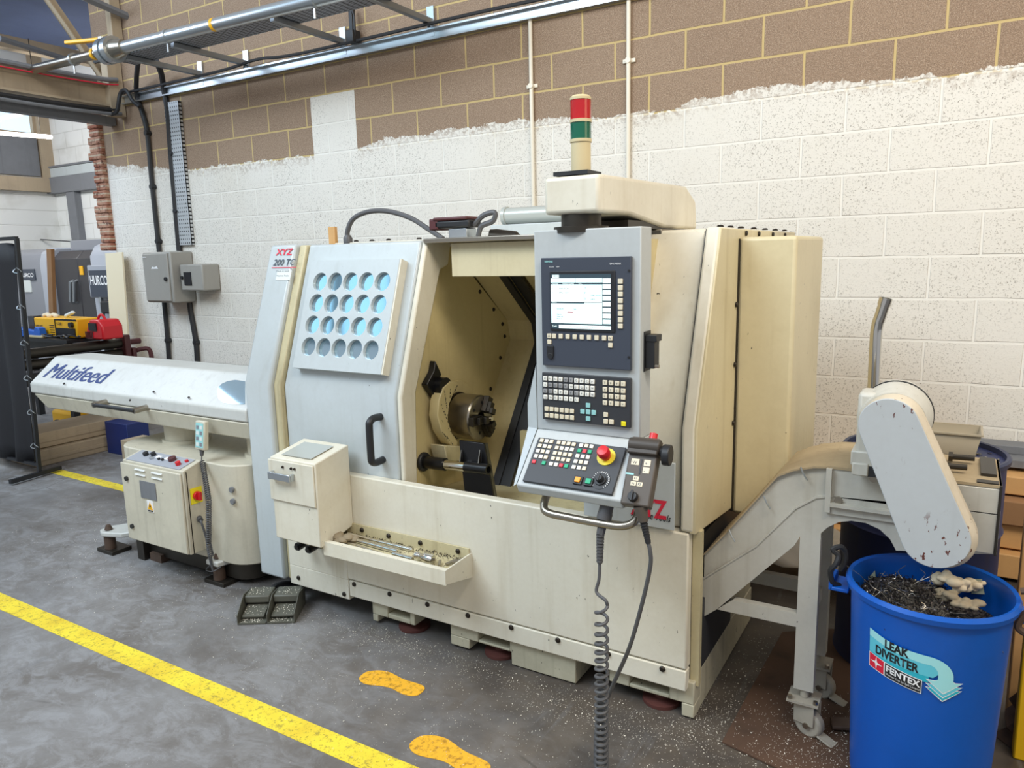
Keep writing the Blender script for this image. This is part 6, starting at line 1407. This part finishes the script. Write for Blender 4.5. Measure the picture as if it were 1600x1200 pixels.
# its control panel on the right
a_, za_ = hx(137, 417); b_, zb_ = hx(170, 464); Yp = Yh-.12; a_ = py(137, 417, Yp).x; b_ = py(176, 464, Yp).x; za_ = py(150, 417, Yp).z; zb_ = py(150, 464, Yp).z
MB().box(a_-.02, b_+.2, Yp, Yp+.05, zb_-.01, za_+.02).build('control_frame', 'hurcol', Hc, bevel=.01)
MB().box(a_+.02, b_+.2, Yp-.01, Yp, zb_, za_-.04).build('control_screen', 'panel', Hc)
text('control_lettering', 'HURCO', (py(142, 445, Yp-.01).x, Yp-.012, py(142, 445, Yp).z), U, V, .11, 'inkwhite', Hc, depth=0, bold=.02, width=py(169, 445, Yp).x-py(142, 445, Yp).x)
MB().box(py(155, 470, Yp).x, py(158, 470, Yp).x, Yp, Yp+.03, .8, zb_).build('control_post', 'silver', Hc); MB().box(py(160, 480, Yp).x, py(178, 480, Yp).x, Yp-.03, Yp+.1, py(165, 490, Yp).z, py(165, 470, Yp).z).build('keyboard_box', 'black', Hc, bevel=.02)
# fluorescent lamp, fan, hoses in the bay
lx0, lx1 = py(-60, 204, 4.6), py(79, 214, 4.6)
fl_ = thing('tube_lamp', 'lit fluorescent tube hanging below the left bay roof', 'lamp', lx0.lerp(lx1, .5)[:])
MB().cyl(lx0, lx1, .022, seg=12).build('tube', 'tube', fl_); MB().box(min(lx0.x, lx1.x), max(lx0.x, lx1.x), 4.58, 4.62, max(lx0.z, lx1.z)+.02, max(lx0.z, lx1.z)+.05).build('fitting', 'white', fl_)
MB().tube([lx0.lerp(lx1, .3)+Vector((0, 0, .04)), lx0.lerp(lx1, .3)+Vector((0, 0, 1.0))], .004, 4).build('hanging_wire', 'steel_dk', fl_)
MB().tube([lx0.lerp(lx1, .9)+Vector((0, 0, .04)), lx0.lerp(lx1, .9)+Vector((0, 0, 1.0))], .004, 4).build('hanging_wire', 'steel_dk', fl_)
fa = py(28, 380, 6.2)
fn_ = thing('pedestal_fan', 'small wire cage fan on the left of the far bay', 'fan', (fa.x, 6.2, 0))
m = MB()
for r in (.20, .15, .10, .05): m.tube([fa+Vector((r*math.cos(2*PI*k/20), 0, r*math.sin(2*PI*k/20))) for k in range(21)], .006, 4)
for k in range(10): m.tube([fa, fa+Vector((.2*math.cos(PI*k/5), 0, .2*math.sin(PI*k/5)))], .003, 4)
m.build('wire_cage', 'steelgrey', fn_); MB().cyl(fa+Vector((0, .02, 0)), fa+Vector((0, .12, 0)), .06, seg=14).build('motor', 'steelgrey', fn_); MB().cyl((fa.x, 6.28, 0), (fa.x, 6.28, fa.z), .018, seg=8).build('stand', 'steelgrey', fn_)
for i, (dx_, lb) in enumerate(((0, 'left of the two black pipes bending down the white bay wall'), (.12, 'right of the two black pipes bending down the white bay wall'))):
    e = [py(0, 319-4*i, 6.4), py(30, 313-3*i, 6.4), py(54+i*6, 309-3*i, 6.4), py(62+i*8, 318-2*i, 6.4), py(68+i*7, 345, 6.4), py(71+i*7, 392, 6.4)]
    tag(MB().tube(smooth(e, 5), .020, 8).build('bay_pipe', 'rubber'), lb, 'pipe')
tag(MB().tube([py(38, 405, 6.35), py(40, 345, 6.35)], .03, 6).build('leaning_timber', 'cardboard'), 'darker short timber leaning in the far bay', 'timber')
tag(MB().tube([py(45, 405, 6.35), py(42, 330, 6.35)], .03, 6).build('leaning_timber', 'wood'), 'paler long timber leaning in the far bay', 'timber')
tag(MB().tube(smooth([py(0, 372, 6.2), py(60, 374, 6.2), py(120, 378, 6.2)], 3), .008, 5).build('bay_wire', 'rubber'), 'thin dark wire strung across the far bay wall', 'wire')
yw = pz(100, 660, 0)
yc = thing('yellow_compressor', 'small yellow machine on the floor under the left end of the feeder', 'machine', (-7.4, 3.8, 0))
q = py(108, 661, 3.9)
MB().box(q.x-.22, q.x+.22, 3.85, 4.15, .03, .20).build('tank', 'orange', yc, bevel=.03)
MB().box(q.x+.10, q.x+.30, 3.84, 3.9, .03, .12).build('motor', 'black', yc); MB().tube(smooth([(q.x-.2, 3.82, .05), (q.x, 3.80, .12), (q.x+.2, 3.82, .04)]), .008, 6).build('hose', 'black', yc)
q = py(190, 672, 3.6)
tag(MB().box(q.x-.16, q.x+.16, 3.55, 3.75, .0, .28).build('blue_crate', 'bin_dk', bevel=.005), 'dark blue crate under the feeder beyond the steel boxes', 'crate')
q = py(205, 690, 3.4)
tag(MB().box(q.x-.15, q.x+.2, 3.4, 3.6, 0, .20).build('wooden_box', 'steelwork', bevel=.005), 'small tan box on the floor behind the feeder pedestal', 'box')
